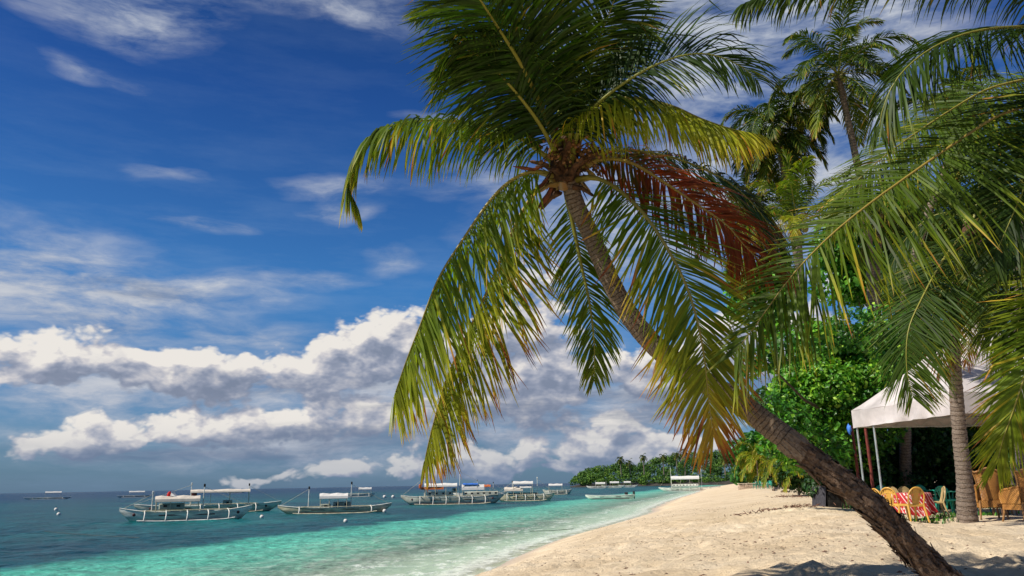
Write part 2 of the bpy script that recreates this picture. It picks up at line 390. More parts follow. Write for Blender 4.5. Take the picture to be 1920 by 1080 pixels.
# sand --------------------------------------------------------------------
def sand_mat():
    m, g, out = mat('sand')
    ge = g.n('ShaderNodeNewGeometry'); pos = ge.outputs['Position']
    x, y, z = g.sep(pos)
    n1 = g.noise(pos, .55, 6, .6); n2 = g.noise(pos, 9.0, 7, .7); n3 = g.noise(pos, 90.0, 3, .6)
    c = g.ramp(n1, [(.3, (.64, .49, .31)), (.5, (.74, .585, .39)), (.7, (.80, .66, .47))])
    c = g.mix(g.mr(n2, .50, .68, 0, .28), c, (.34, .25, .165))
    c = g.mix(g.mr(n3, .52, .72, 0, .26), c, (.30, .22, .15))
    # dark specks of shell grit and husk
    vo = g.n('ShaderNodeTexVoronoi', feature='F1'); g.put(vo.inputs['Vector'], pos); vo.inputs['Scale'].default_value = 5.5
    sp = g.m('MULTIPLY', g.mr(vo.outputs['Distance'], .05, .11, 1, 0), g.mr(g.noise(pos, .9, 3), .52, .62))
    c = g.mix(g.m('MULTIPLY', sp, .7), c, (.12, .075, .04))
    # wet band near the water line, pale wash
    wet = g.mr(g.m('ADD', z, g.m('MULTIPLY', g.m('SUBTRACT', n1, .5), .3)), .10, .32, 1, 0, smooth=True)
    c = g.mix(g.m('MULTIPLY', wet, .70), c, (.47, .375, .275))
    # sea floor under the water is pale sand
    c = g.mix(g.mr(z, -.25, -.02, 1, 0), c, (.62, .60, .48))
    p = g.n('ShaderNodeBsdfPrincipled'); g.put(p.inputs['Base Color'], c)
    g.put(p.inputs['Roughness'], g.mr(z, .02, .22, .35, .95)); p.inputs['Specular IOR Level'].default_value = .25
    b = g.n('ShaderNodeBump'); b.inputs['Strength'].default_value = .9; b.inputs['Distance'].default_value = .10
    h = g.m('ADD', g.m('MULTIPLY', n2, .8), g.m('MULTIPLY', n3, .25))
    h = g.m('ADD', h, g.m('MULTIPLY', g.noise(pos, 3.2, 4, .6), 1.2))
    g.put(b.inputs['Height'], g.m('MULTIPLY', h, g.mr(z, .05, .5, .15, 1.0))); g.put(p.inputs['Normal'], b.outputs[0])
    g.t.links.new(p.outputs[0], out.inputs[0]); return m
M_SAND = sand_mat()

# ------------------------------------------------------------------ shore line and ground height
shore_px = [(1385, 905), (1360, 911), (1297, 928), (1235, 950), (1222, 962), (1135, 988), (1055, 1010), (970, 1044), (890, 1080)]
SH = [tuple(G(a, b, 0.0)[:2]) for a, b in shore_px]
SH[0] = (SH[1][0] + 95, SH[1][1] + 230)
SH = [(900, 1500), (420, 900)] + SH + [(-5.0, 12), (-7.5, 0), (-11, -25), (-22, -80), (-60, -400)]
SH = np.array(SH)
def catmull(p, n=12):
    p = np.asarray(p, float); q = np.vstack([2 * p[0] - p[1], p, 2 * p[-1] - p[-2]])
    out = []
    for i in range(1, len(q) - 2):
        t = np.linspace(0, 1, n, endpoint=False)[:, None]
        a, b, c, d = q[i - 1], q[i], q[i + 1], q[i + 2]
        out.append(.5 * ((2 * b) + (-a + c) * t + (2 * a - 5 * b + 4 * c - d) * t ** 2 + (-a + 3 * b - 3 * c + d) * t ** 3))
    out.append(p[-1:]); return np.vstack(out)
SHC = catmull(SH, 6)
def shore_s(X, Y):
    """signed distance inland from the water line (negative over the sea)"""
    X = np.asarray(X, float); Y = np.asarray(Y, float); sh = X.shape
    x = X.ravel(); y = Y.ravel(); best = np.full(x.shape, 1e9); sg = np.ones(x.shape)
    for i in range(len(SHC) - 1):
        a = SHC[i]; b = SHC[i + 1]; d = b - a; L2 = d.dot(d)
        t = np.clip(((x - a[0]) * d[0] + (y - a[1]) * d[1]) / L2, 0, 1)
        qx = x - a[0] - t * d[0]; qy = y - a[1] - t * d[1]; r = np.hypot(qx, qy)
        cr = d[0] * (y - a[1]) - d[1] * (x - a[0])      # walking from far to near, land is on the left
        u = r < best - 1e-9
        sg = np.where(u, np.sign(cr), sg); best = np.where(u, r, best)
    return (best * sg).reshape(sh)
def vnoise(X, Y, f, seed):
    X = X * f + seed * 17.3; Y = Y * f + seed * 9.1
    xi = np.floor(X).astype(int); yi = np.floor(Y).astype(int); fx = X - xi; fy = Y - yi
    fx = fx * fx * (3 - 2 * fx); fy = fy * fy * (3 - 2 * fy)
    def h(a, b):
        n = np.sin(a * 127.1 + b * 311.7 + seed * 13.7) * 43758.5453; return n - np.floor(n)
    return (h(xi, yi) * (1 - fx) + h(xi + 1, yi) * fx) * (1 - fy) + (h(xi, yi + 1) * (1 - fx) + h(xi + 1, yi + 1) * fx) * fy
def land_z(X, Y, detail=True):
    X = np.asarray(X, float); Y = np.asarray(Y, float)
    s = shore_s(X, Y) if X.size > 1 else shore_s(X.reshape(1), Y.reshape(1)).reshape(X.shape)
    sp = np.maximum(s, 0); z = np.where(s > 0, 1.38 * (1 - np.exp(-sp / 4.8)), .11 * s)
    z = np.maximum(z, -3.0) + np.clip((Y - 30) / 90, 0, 1) * np.clip((sp - 6) / 12, 0, 1) * .35
    if detail:
        m = np.clip(s / 2.5, 0, 1)
        z = z + m * (.16 * (vnoise(X, Y, .35, 1) - .5) + .07 * (vnoise(X, Y, .9, 2) - .5))
        z = z + m * .16 * np.exp(-((s - 8.5 - 1.5 * vnoise(X, Y, .12, 11)) / 1.6) ** 2) * np.clip(Y / 12, 0, 1)
        near = np.clip((32 - np.hypot(X, Y)) / 14, 0, 1) * m
        z = z + near * (.075 * (vnoise(X, Y, 2.3, 3) - .5) + .05 * (vnoise(X, Y, 4.5, 4) - .5))
    return z
def zl(x, y): return float(land_z(np.array([x]), np.array([y]))[0])

# ground: one sheet reaching the horizon -------------------------------------
rng = np.random.default_rng(7)
def gspace(lo, hi, fine, a, b):
    """even fine steps between a and b, growing outward"""
    out = list(np.arange(a, b, fine)); st = fine; v = out[-1]
    while v < hi: st *= 1.13; v += st; out.append(min(v, hi))
    st = fine; v = a; pre = []
    while v > lo: st *= 1.13; v -= st; pre.append(max(v, lo))
    return np.array(pre[::-1] + out)
gx = gspace(-9000, 9000, .13, -3.5, 17); gy = gspace(-600, 12000, .13, 6.5, 29)
GX, GY = np.meshgrid(gx, gy)
GZ = land_z(GX, GY)
# footprints trodden into the dry sand
nfp = 700
fx = rng.uniform(-1, 10, nfp); fy = rng.uniform(8, 30, nfp)
for a, b in zip(fx, fy):
    i0, i1 = np.searchsorted(gx, [a - .5, a + .5]); j0, j1 = np.searchsorted(gy, [b - .5, b + .5])
    sub = np.s_[j0:j1, i0:i1]; dd = np.hypot((GX[sub] - a) / 1.0, (GY[sub] - b) / 1.3)
    GZ[sub] -= (.075 * np.exp(-(dd / .16) ** 2) - .022 * np.exp(-((dd - .27) / .1) ** 2)) * (GZ[sub] > .5)
g_ = MB(); g_.grid(np.stack([GX, GY, GZ], -1))
ground = g_.build('ground', M_SAND); tag(ground, kind='structure')

# sea ------------------------------------------------------------------------
def water_mat():
    m, g, out = mat('sea_water')
    ge = g.n('ShaderNodeNewGeometry'); pos = ge.outputs['Position']
    a = g.n('ShaderNodeAttribute'); a.attribute_name = 'age'      # metres offshore / 100
    off = g.m('MULTIPLY', a.outputs['Fac'], 100.0)
    big = g.noise(g.v('MULTIPLY', pos, (.055, .040, 1)), 1.0, 5, .6)
    mid = g.noise(g.v('MULTIPLY', pos, (.30, .22, 1)), 1.0, 5, .6)
    offn = g.m('ADD', off, g.m('ADD', g.m('MULTIPLY', g.m('SUBTRACT', big, .5), 13.0), g.m('MULTIPLY', g.m('SUBTRACT', mid, .5), 5.0)))
    shallow = g.ramp(g.mr(offn, 0, 19), [(0, (.70, .70, .58)), (.14, (.52, .66, .52)), (.32, (.24, .54, .39)), (.55, (.10, .42, .30)), (.85, (.045, .31, .23)), (1, (.022, .23, .19))])
    seag = g.mr(offn, 13.5, 16.5, 0, 1, smooth=True)
    deep = g.ramp(g.mr(big, .36, .66), [(0, (.003, .042, .062)), (.5, (.005, .072, .082)), (1, (.010, .14, .13))])
    far = g.mr(off, 45, 260)
    deep = g.mix(far, deep, (.002, .030, .070))
    c = g.mix(seag, shallow, deep)
    patch = g.m('MULTIPLY', g.mr(g.noise(g.v('MULTIPLY', pos, (.06, .16, 1)), 1.0, 4, .5), .60, .66), g.m('SUBTRACT', 1.0, g.mr(off, 5, 9, 1, 0)))
    c = g.mix(g.m('MULTIPLY', patch, .30), c, (.010, .13, .13))
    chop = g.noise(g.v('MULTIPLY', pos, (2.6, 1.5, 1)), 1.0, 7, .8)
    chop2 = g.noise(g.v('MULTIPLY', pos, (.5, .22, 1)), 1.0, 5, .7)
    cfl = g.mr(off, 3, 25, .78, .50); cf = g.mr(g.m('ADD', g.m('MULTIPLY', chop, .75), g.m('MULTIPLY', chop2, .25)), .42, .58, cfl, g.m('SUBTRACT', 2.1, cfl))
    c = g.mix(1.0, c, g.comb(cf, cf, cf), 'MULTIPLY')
    # foam and suspended sand where small waves run out
    fo = g.noise(g.v('MULTIPLY', pos, (1.6, .75, 1)), 1.0, 6, .7)
    foam = g.m('MULTIPLY', g.mr(fo, .47, .62), g.mr(off, .4, 12, .8, 0))
    edge = g.m('MULTIPLY', g.mr(g.m('ABSOLUTE', g.m('SUBTRACT', g.m('ADD', off, g.m('MULTIPLY', fo, 3.0)), 2.3)), .12, .9, 1, 0), .65)
    edge2 = g.m('MULTIPLY', g.m('MULTIPLY', g.mr(g.m('ABSOLUTE', g.m('SUBTRACT', g.m('ADD', off, g.m('MULTIPLY', fo, 5.0)), 6.4)), .05, .45, 1, 0), g.mr(mid, .40, .55)), .8)
    foam = g.m('MAXIMUM', g.m('MAXIMUM', foam, edge), edge2)
    c = g.mix(foam, c, (.82, .84, .79))
    # wind glitter: many small facets
    p = g.n('ShaderNodeBsdfPrincipled'); g.put(p.inputs['Base Color'], c)
    g.put(p.inputs['Roughness'], g.m('ADD', .30, g.m('MULTIPLY', foam, .6))); p.inputs['IOR'].default_value = 1.33; p.inputs['Specular IOR Level'].default_value = .09
    b = g.n('ShaderNodeBump'); b.inputs['Strength'].default_value = 1.0; b.inputs['Distance'].default_value = .35
    w1 = g.noise(g.v('MULTIPLY', pos, (1.1, 1.7, 1)), 1.0, 5, .62); w2 = g.noise(g.v('MULTIPLY', pos, (.28, .45, 1)), 1.0, 4, .55)
    g.put(b.inputs['Height'], g.m('ADD', w1, g.m('MULTIPLY', w2, 1.7))); g.put(p.inputs['Normal'], b.outputs[0])
    tr = g.n('ShaderNodeBsdfTransparent'); tr.inputs[0].default_value = (.86, .98, .93, 1)
    mx = g.n('ShaderNodeMixShader')
    g.put(mx.inputs[0], g.m('MAXIMUM', g.m('MULTIPLY', foam, .95), g.mr(g.m('ADD', off, g.m('MULTIPLY', g.m('SUBTRACT', mid, .5), 2.5)), -.5, 12.0, .0, 1.0)))
    g.t.links.new(tr.outputs[0], mx.inputs[1]); g.t.links.new(p.outputs[0], mx.inputs[2]); g.t.links.new(mx.outputs[0], out.inputs[0])
    return m
M_WATER = water_mat()
wx = gspace(-9000, 9000, .35, -34, 22); wy = gspace(-600, 12000, .35, 14, 66)
WX, WY = np.meshgrid(wx, wy); WS = shore_s(WX, WY)
dist = np.hypot(WX, WY)
amp = np.clip(-WS / 6, 0, 1) * np.clip(1.3 - dist / 150, 0, 1)
WZ = amp * (.10 * (vnoise(WX, WY, .55, 5) - .5) + .10 * (vnoise(WX + WY * .3, WY, 1.1, 6) - .5))
# small breakers parallel to the beach
br = np.exp(-((-WS - 1.6 - .6 * vnoise(WX, WY, .3, 8)) / .45) ** 2) * .09 * np.clip(vnoise(WX, WY, .25, 9) * 2 - .4, 0, 1) + np.exp(-((-WS - 4.6) / .6) ** 2) * .05
WZ = WZ + br * (dist < 200)
wm = MB(); wm.grid(np.stack([WX, WY, WZ], -1), age=(np.clip(-WS, -5, 3000) / 100).ravel())
# drop faces far inland
keep = (WS > 6).ravel()[wm.F[0]].all(1); wm.F[0] = wm.F[0][~keep]; wm.mi[0] = wm.mi[0][~keep]; wm.sm[0] = wm.sm[0][~keep]
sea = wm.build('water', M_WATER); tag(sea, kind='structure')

# ------------------------------------------------------------------ palms
def norm(v): return v / (np.linalg.norm(v, axis=-1, keepdims=True) + 1e-12)
def resample(path, n):
    c = catmull(path, 16); d = np.concatenate([[0], np.cumsum(np.linalg.norm(np.diff(c, axis=0), axis=1))])
    t = np.linspace(0, d[-1], n); return np.stack([np.interp(t, d, c[:, k]) for k in range(3)], 1), d[-1]
def frond(parent, path, hint=(0, 0, 1), L=.95, n=85, droop=.6, V=.25, width=.038, t0=.13, age=0.0, tipage=.35, agefn=None,
          seed=0, rib=.024, mat=None, ribage=.1, ragged=.06, fa0=68, fa1=22, asym=(1, 1), tone=.5, tw=.45, seg=5, ribn=6, name='frond', label=None, tlen=.35):
    tw = tw * .8
    rg = np.random.default_rng(seed + 1000); rib = rib * 1.12; tipage = tipage * 1.25
    if n >= 60: n = int(n * 1.35); width *= .60
    elif n > 20: n = int(n * 1.3); width *= .66
    C, total = resample(np.asarray(path, float), 60)
    T = norm(np.gradient(C, axis=0)); ts = np.linspace(0, 1, 60)
    hint = np.asarray(hint, float)
    if hint.ndim == 1: hint = np.stack([hint, hint])
    m = MB()
    tt = t0 + (1 - t0) * (np.linspace(0, 1, n) ** .92)
    H = np.stack([np.interp(tt, [0, 1], hint[:, k]) for k in range(3)], 1)
    for side in (1, -1):
        t = np.clip(tt + rg.uniform(-.4, .4, n) / n * .8, 0, 1)
        pos = np.stack([np.interp(t, ts, C[:, k]) for k in range(3)], 1)
        tg = norm(np.stack([np.interp(t, ts, T[:, k]) for k in range(3)], 1))
        N = norm(H - (H * tg).sum(1)[:, None] * tg); S = np.cross(tg, N) * side
        u = np.clip((t - t0) / (1 - t0), 0, 1)
        ln = L * (asym[0] if side > 0 else asym[1]) * np.interp(u, [0, .08, .3, .6, .85, 1], [.55, .8, 1, .95, .7, tlen]) * rg.uniform(1 - ragged * 2, 1 + ragged, n)
        ln *= np.where(rg.random(n) < .05, rg.uniform(.35, .8, n), 1) * (1 + .06 * np.interp(u, np.linspace(0, 1, 22), rg.normal(0, 1, 22)))
        wob = np.interp(u, np.linspace(0, 1, 14), rg.normal(0, 1, 14)); wob2 = np.interp(u, np.linspace(0, 1, 30), rg.normal(0, 1, 30))
        side_c = rg.normal(0, .16, n) + .10 * wob2; bent = (rg.random(n) < .10) * rg.uniform(.6, 1.8, n); bentat = rg.uniform(.3, .7, n); dry = (rg.random(n) < .07) * rg.uniform(.15, .5, n)
        fa = np.radians(wob * 4 + fa0 + (fa1 - fa0) * u ** 1.3 + rg.normal(0, 5.5, n)); vv = V + rg.normal(0, .10, n) + wob2 * .06
        d0 = norm(np.cos(fa)[:, None] * tg + np.sin(fa)[:, None] * (np.cos(vv)[:, None] * S + np.sin(vv)[:, None] * N))
        dr = droop * rg.uniform(.7, 1.3, n) * (1 + .15 * wob)
        wv0 = None; verts = []; ages = []
        p = pos.copy(); twist = rg.normal(0, tw, n)
        wprof = np.interp(np.linspace(0, 1, seg + 1), [0, .15, .5, .8, 1], [.45, 1, .95, .6, .06])
        ph = rg.uniform(.8, 1.2, n)
        for k in range(seg + 1):
            s_ = k / seg
            d = norm(d0 + (dr * (s_ ** 1.15) * 1.6)[:, None] * np.array([0, 0, -1.0]))
            d = norm(d + (bent * np.clip((s_ - bentat) * 6, 0, 1))[:, None] * np.array([0, 0, -1.0]) + (side_c * s_)[:, None] * tg)
            wv = norm(tg - (tg * d).sum(1)[:, None] * d)
            nb = np.cross(d, wv)
            wv = np.cos(twist)[:, None] * wv + np.sin(twist)[:, None] * nb
            hw = (width * wprof[k] * (.75 + .25 * ln / L) / 2 * ph)[:, None]
            verts.append(p - wv * hw); verts.append(p + wv * hw)
            if agefn is not None: ag = agefn(u, s_, side, rg)
            else: ag = age + tipage * s_ ** 3 * rg.uniform(.2, 1.4, n) + .12 * u ** 3
            ag = ag + dry * (.3 + s_)
            ages.append(ag); ages.append(ag)
            if k < seg: p = p + d * (ln / seg)[:, None]
        Vv = np.stack(verts, 1); A = np.stack([np.broadcast_to(q, (n,)) for q in ages], 1)    # n, 2(seg+1), 3
        nvl = 2 * (seg + 1)
        tn = np.clip(rg.normal(tone, .17, n), 0, 1)
        b0 = np.arange(n)[:, None] * nvl
        k2 = np.arange(seg)[None] * 2
        Fq = np.stack([b0 + k2, b0 + k2 + 1, b0 + k2 + 3, b0 + k2 + 2], -1).reshape(-1, 4)
        m.add(Vv.reshape(-1, 3), Fq, age=A.ravel(), tone=np.repeat(tn, nvl), smooth=False)
    m.tube(C[::3], (rib * np.interp(ts, [0, .15, .5, 1], [1, .6, .4, .1]))[::3] * .8, n=4, age=.2, cap=False)
    o = m.build(name, mat or M_PALM, parent, origin=parent_loc(parent))
    if label: o['label'] = label
    rm = MB()
    rr = rib * np.interp(ts, [0, .06, .15, .5, 1], [2.0, 1.45, 1.0, .62, .14])
    rm.tube(C[::2], rr[::2], n=ribn, age=ribage, squash=.75, cap=False)
    ro = rm.build('midrib', M_RIB, o, origin=parent_loc(parent))
    return o
def parent_loc(p): return np.array(p.location) if p is not None else np.zeros(3)

def trunk_mesh(path, rad, ringamp=.05, ringlen=.09, n=20, seed=0, rough=.02, gouge=0.0, ringstop=1.0):
    """swollen, ringed palm trunk; tone holds metres along the trunk"""
    rg = np.random.default_rng(seed)
    C0, total = resample(path, 8); k = max(24, int(total / .035)); C, total = resample(path, k)
    t = np.linspace(0, 1, k); s = t * total
    r = np.interp(t, np.linspace(0, 1, len(rad)), rad)
    T = norm(np.gradient(C, axis=0)); a = np.array([0, -1.0, .1]); U = norm(np.cross(T[0], a)); V = []
    ang = np.linspace(0, 2 * np.pi, n, endpoint=False)
    saw = 1 - (s / ringlen % 1)
    for i in range(k):
        U = norm(U - T[i] * U.dot(T[i])); Wv = np.cross(T[i], U)
        live = 1.0 if t[i] < ringstop else .3
        lump = rough * (vnoise(np.cos(ang) * 2 + 5, np.full(n, s[i] * 3.0) + np.sin(ang) * 2, 1.6, seed + 2) - .5) * 2
        if gouge: 
            gz = vnoise(ang * 2.0 + np.cos(ang) * 1.5, np.full(n, s[i] * 2.2) + np.sin(ang), 2.4, seed + 5)
            lump = lump + gouge * np.clip(1.25 - t[i] * 2.2, 0, 1) * (gz - .55) * 1.6 + gouge * np.clip(1.2 - t[i] * 2.2, 0, 1) * .55 * (vnoise(ang * 3, np.full(n, s[i] * 8.0), 2.0, seed + 9) - .5)
        rr = r[i] * (1 + ringamp * live * (saw[i] - .5) + lump)
        V.append(C[i] + rr[:, None] * (np.cos(ang)[:, None] * U + np.sin(ang)[:, None] * Wv))
    return np.array(V), s, C, T

def generic_crown(root, C0, nf, Lf, seed, L=.8, n=55, width=.05, mat=None, tone=.5, low=-55, high=80, arch=1.0, seg=3, age=.05, skip=None, ribage=.1, droop=.9, back=0.0, rib=.022):
    rg = np.random.default_rng(seed); C0 = np.asarray(C0, float)
    for i in range(nf):
        q = (i + .5) / nf
        e = R(high + (low - high) * q + rg.uniform(-8, 8)); a = i * 2.39996 + rg.uniform(-.3, .3)
        if skip and skip(a, e): continue
        l = Lf * rg.uniform(.85, 1.1) * (1 if e > 0 else .92)
        h = np.array([math.cos(a), math.sin(a), 0]); d = h * math.cos(e) + np.array([0, 0, math.sin(e)])
        pts = [C0 + d * .05]; p = pts[0].copy()
        for k in range(6):
            p = p + d * l / 6; pts.append(p.copy())
            d = norm(d + np.array([0, 0, -1]) * arch * (.16 + .10 * k) * (1 if e > -.2 else .6) * rg.uniform(.8, 1.2))
        old = q > .85
        frond(root, pts, hint=[np.array([0, 0, 1.0]) + .2 * h, np.array([0, 0, .35]) + h * 1.0] if e < R(35) else [-h + np.array([0, 0, .6]), h * .3 + np.array([0, 0, 1.0])],
              L=L, n=n, droop=droop, V=.15, width=width, seed=seed * 100 + i, mat=mat, tone=tone + rg.uniform(-.12, .12), seg=seg, rib=rib, ribn=5,
              age=age + (.22 if old and rg.random() < .6 else 0) + rg.uniform(0, .12), ribage=ribage)

def nuts(root, C0, n, seed, r=.12, m=None):
    rg = np.random.default_rng(seed)
    for i in range(n):
        a = rg.uniform(0, 6.28); q = C0 + np.array([math.cos(a) * .28, math.sin(a) * .28, rg.uniform(-.45, -.1)])
        b = MB(); b.ball(q, (r, r, r * 1.15), 10, 8); b.build('coconut', m or M_NUT, root, origin=parent_loc(root))

D0 = 9.0
# ---- the leaning palm -----------------------------------------------------
base_xy = P(1900, 1185, 7.3)
tp = [(1870, 1175, 7.2), (1752, 1070, 7.5), (1655, 968, 7.7), (1563, 892, 7.9), (1470, 820, 8.1), (1390, 757, 8.3), (1300, 703, 8.5), (1225, 645, 8.7), (1172, 578, 8.8), (1135, 505, 8.9), (1105, 435, 9.0), (1076, 372, 9.0), (1062, 300, 9.0)]
tpath = [P(*q) for q in tp]
bx, by = tpath[0][0] + .25, tpath[0][1] - .15
tpath.insert(0, np.array([bx, by, min(zl(bx, by) - .15, tpath[0][2] - .2)]))
root = empty('leaning_palm', tpath[0], 0, 'big coconut palm leaning low over the sand towards the sea, with yellow and rusty fronds', 'palm tree')
V, s_, C_, T_ = trunk_mesh(tpath, [.15, .118, .114, .113, .114, .116, .118, .116, .113, .110, .106, .102, .098, .092], ringamp=.05, ringlen=.085, n=40, seed=3, rough=.03, gouge=.42)
m = MB()
tt_ = np.linspace(0, 1, len(V))
sp = int(len(V) * .40)     # below: old split bark; above: ringed bark
m.grid(V[sp:], closeu=True, tone=np.repeat(s_[sp:], V.shape[1]), smooth=True)
trunk = m.build('trunk', M_BARK, root, origin=tpath[0])
m = MB(); cc = V.mean(1, keepdims=True); VV = V[:sp + 4].copy(); VV = cc[:sp + 4] + (VV - cc[:sp + 4]) * np.where(np.arange(sp + 4) > sp, .93, 1.0)[:, None, None]
m.grid(VV, closeu=True, tone=np.repeat(s_[:sp + 4], V.shape[1]), smooth=True)
# flakes of bark standing off the old butt
rg = np.random.default_rng(5)
for i in range(800):
    k = int(rg.integers(2, sp - 6)); j = int(rg.integers(0, V.shape[1])); p0 = V[k, j]; outv = norm(p0 - cc[k, 0]); along = T_[k] * rg.choice([-1, 1])
    w_ = norm(np.cross(outv, along)); l = rg.uniform(.05, .20); ww = rg.uniform(.012, .040); lift = rg.uniform(.01, .05)
    a = p0 - outv * .012; b_ = p0 + along * l + outv * lift; 
    m.add([a - w_ * ww, a + w_ * ww, b_ + w_ * ww * .5, b_ - w_ * ww * .4, a - w_ * ww - outv * .0 + outv * .014, a + w_ * ww + outv * .014], [[0, 1, 2, 3], [4, 5, 2, 3], [0, 1, 5, 4]], tone=s_[k])
old = m.build('old_trunk_base', M_BARK_OLD, root, origin=tpath[0])
tag(old, 'dark flaking split bark on the lower trunk')
# collar where the sound bark ends in a broken lip
m = MB(); k = sp
for a in np.linspace(0, 2 * np.pi, 15)[:-1]:
    j = int(a / (2 * np.pi) * V.shape[1]) % V.shape[1]; p0 = V[k, j]; outv = norm(p0 - cc[k, 0]); w_ = norm(np.cross(outv, T_[k]))
    ln = rg.uniform(.05, .20); 
    q0 = p0 + T_[k] * .08 + outv * .004; q1 = p0 - T_[k] * ln + outv * .012
    m.add([q0 - w_ * .05, q0 + w_ * .05, q1 + w_ * .03, q1 - w_ * .035, q0 - w_ * .05 - outv * .02, q0 + w_ * .05 - outv * .02, q1 + w_ * .03 - outv * .02, q1 - w_ * .035 - outv * .02], [[0, 1, 2, 3], [3, 2, 6, 7], [0, 3, 7, 4], [1, 5, 6, 2], [4, 7, 6, 5]], tone=s_[k])
m.build('bark_lip', M_BARK, root, origin=tpath[0])

def pp(lst): return [P(*q) for q in lst]
UP = (0, 0, 1); CAM = (0, -1, .25); AWAY = (0, 1, .3)
def fr(lst, **k): 
    return frond(root, pp(lst), **k)
# 1 long left arch
fr([(1050, 315, 9.0), (1002, 277, 8.9), (963, 253, 8.8), (912, 237, 8.7), (858, 228, 8.6), (796, 226, 8.5), (737, 235, 8.4), (694, 258, 8.35), (663, 300, 8.3), (653, 345, 8.3), (668, 388, 8.3)],
   hint=[(0, 0, 1), (-1, -.2, .1)], L=.78, n=105, droop=2.2, V=-.2, fa0=75, fa1=18, seed=1, tone=.5, age=.13, tipage=.35, t0=.1, tlen=.35, width=.040)
# 2 lower left pair
fr([(1062, 340, 9.0), (1011, 322, 8.9), (967, 333, 8.8), (922, 372, 8.7), (867, 450, 8.6), (822, 522, 8.5), (789, 606, 8.4), (761, 678, 8.35), (738, 745, 8.35)],
   hint=[(-.6, -.5, 1), (-1, -.75, .35)], L=1.15, n=120, droop=.32, V=-.80, fa0=70, fa1=30, seed=2, tone=.62, age=.22, tipage=.3, width=.042, ribage=.25, tlen=.45, t0=.1)
fr([(1066, 345, 9.1), (1030, 340, 9.2), (1000, 365, 9.25), (967, 420, 9.2), (925, 520, 9.1), (883, 611, 9.0), (839, 705, 8.9), (811, 800, 8.85), (795, 868, 8.85)],
   hint=[(-.6, -.6, 1), (-1, -.9, .3)], L=1.05, n=125, droop=.30, V=-.75, fa0=66, fa1=26, seed=3, tone=.5, age=.26, tipage=.55, width=.042, ribage=.35, tlen=.3, t0=.12)
# 3 hanging straight behind the trunk
fr([(1066, 345, 9.1), (1064, 375, 9.35), (1072, 411, 9.4), (1089, 494, 9.4), (1105, 567, 9.35), (1114, 644, 9.3), (1114, 712, 9.3)],
   hint=[(0, -1, .2), (0, -1, .1)], L=.62, n=70, droop=.55, V=-.1, fa0=60, fa1=22, seed=4, tone=.5, age=.13, tipage=.25, width=.040, rib=.026, ribage=.05)
# 4 right, hanging in front of the trunk with burnt tips
def age4(u, s, side, rg):
    n_ = len(u); b = np.interp(u, [0, .35, .6, .8, 1], [.10, .17, .26, .36, .62]) + rg.normal(0, .05, n_)
    pt = (np.sin(u * 23 + side) > .1) * .35 + .25
    return b + pt * s ** 2 * (1.0 if side < 0 else .85)
fr([(1075, 340, 9.0), (1111, 333, 8.8), (1150, 349, 8.6), (1200, 393, 8.3), (1244, 454, 8.1), (1283, 527, 7.95), (1308, 604, 7.85), (1322, 682, 7.8), (1328, 745, 7.8), (1337, 812, 7.8)],
   hint=[(.3, -1, .6), (0, -1, .15)], L=1.0, n=115, droop=.24, V=-.12, fa0=66, fa1=26, seed=5, tone=.5, agefn=age4, width=.046, rib=.027, ribage=.3, tlen=.42, t0=.12)
# 5 rusty frond
def age5(u, s, side, rg):
    n_ = len(u); return np.interp(u, [0, .15, .35, .8, 1], [.06, .14, .40, .36, .20]) + rg.normal(0, .09, n_) + .35 * s ** 3
frond(root, pp([(1080, 320, 9.0), (1125, 300, 8.9), (1176, 303, 8.8), (1231, 333, 8.7), (1301, 380, 8.6), (1361, 421, 8.5), (1398, 463, 8.45), (1445, 508, 8.4)]),
      hint=[(.1, -1, .7), (.3, -1, .5)], L=.98, n=105, droop=.62, V=-.15, fa0=68, fa1=32, seed=6, mat=M_RUST, tone=.5, agefn=age5, width=.046, rib=.028, ribage=.45, t0=.1, asym=(.8, 1.15), name='dead_frond', label='rust red dying frond')
# 6 green frond behind the rusty one
fr([(1085, 315, 9.1), (1140, 285, 9.4), (1210, 285, 9.7), (1290, 305, 9.9), (1370, 345, 10.1), (1430, 405, 10.2), (1465, 470, 10.2)],
   hint=[(0, -.8, 1), (.2, -1, .6)], L=1.0, n=95, droop=.7, V=-.1, seed=7, tone=.32, mat=M_PALM_DARK, width=.042)
# 7 bright yellow-green arch
fr([(1066, 320, 8.9), (1066, 265, 8.75), (1085, 222, 8.6), (1115, 198, 8.5), (1160, 185, 8.4), (1205, 186, 8.3), (1262, 200, 8.2), (1312, 222, 8.1), (1365, 240, 8.05), (1418, 252, 8.0)],
   hint=[(0, -.35, 1), (.1, -.5, 1)], L=.80, n=95, droop=2.0, V=-.25, fa0=75, fa1=22, seed=8, tone=.75, age=.34, tipage=.15, width=.044, rib=.034, ribage=.2, t0=.14)
# 8 upper right arch seen against the sky
fr([(1070, 300, 8.9), (1085, 245, 8.6), (1110, 205, 8.4), (1160, 163, 8.2), (1222, 125, 8.1), (1285, 103, 8.0), (1335, 103, 8.0), (1385, 122, 8.0), (1420, 150, 8.0)],
   hint=[(.1, -1, .2), (0, -1, .4)], L=1.0, n=92, droop=.55, V=-.15, fa0=72, fa1=30, seed=9, tone=.42, age=.04, tipage=.15, width=.034, asym=(.62, 1.1), mat=M_PALM_DARK, rib=.024, ribage=.0)
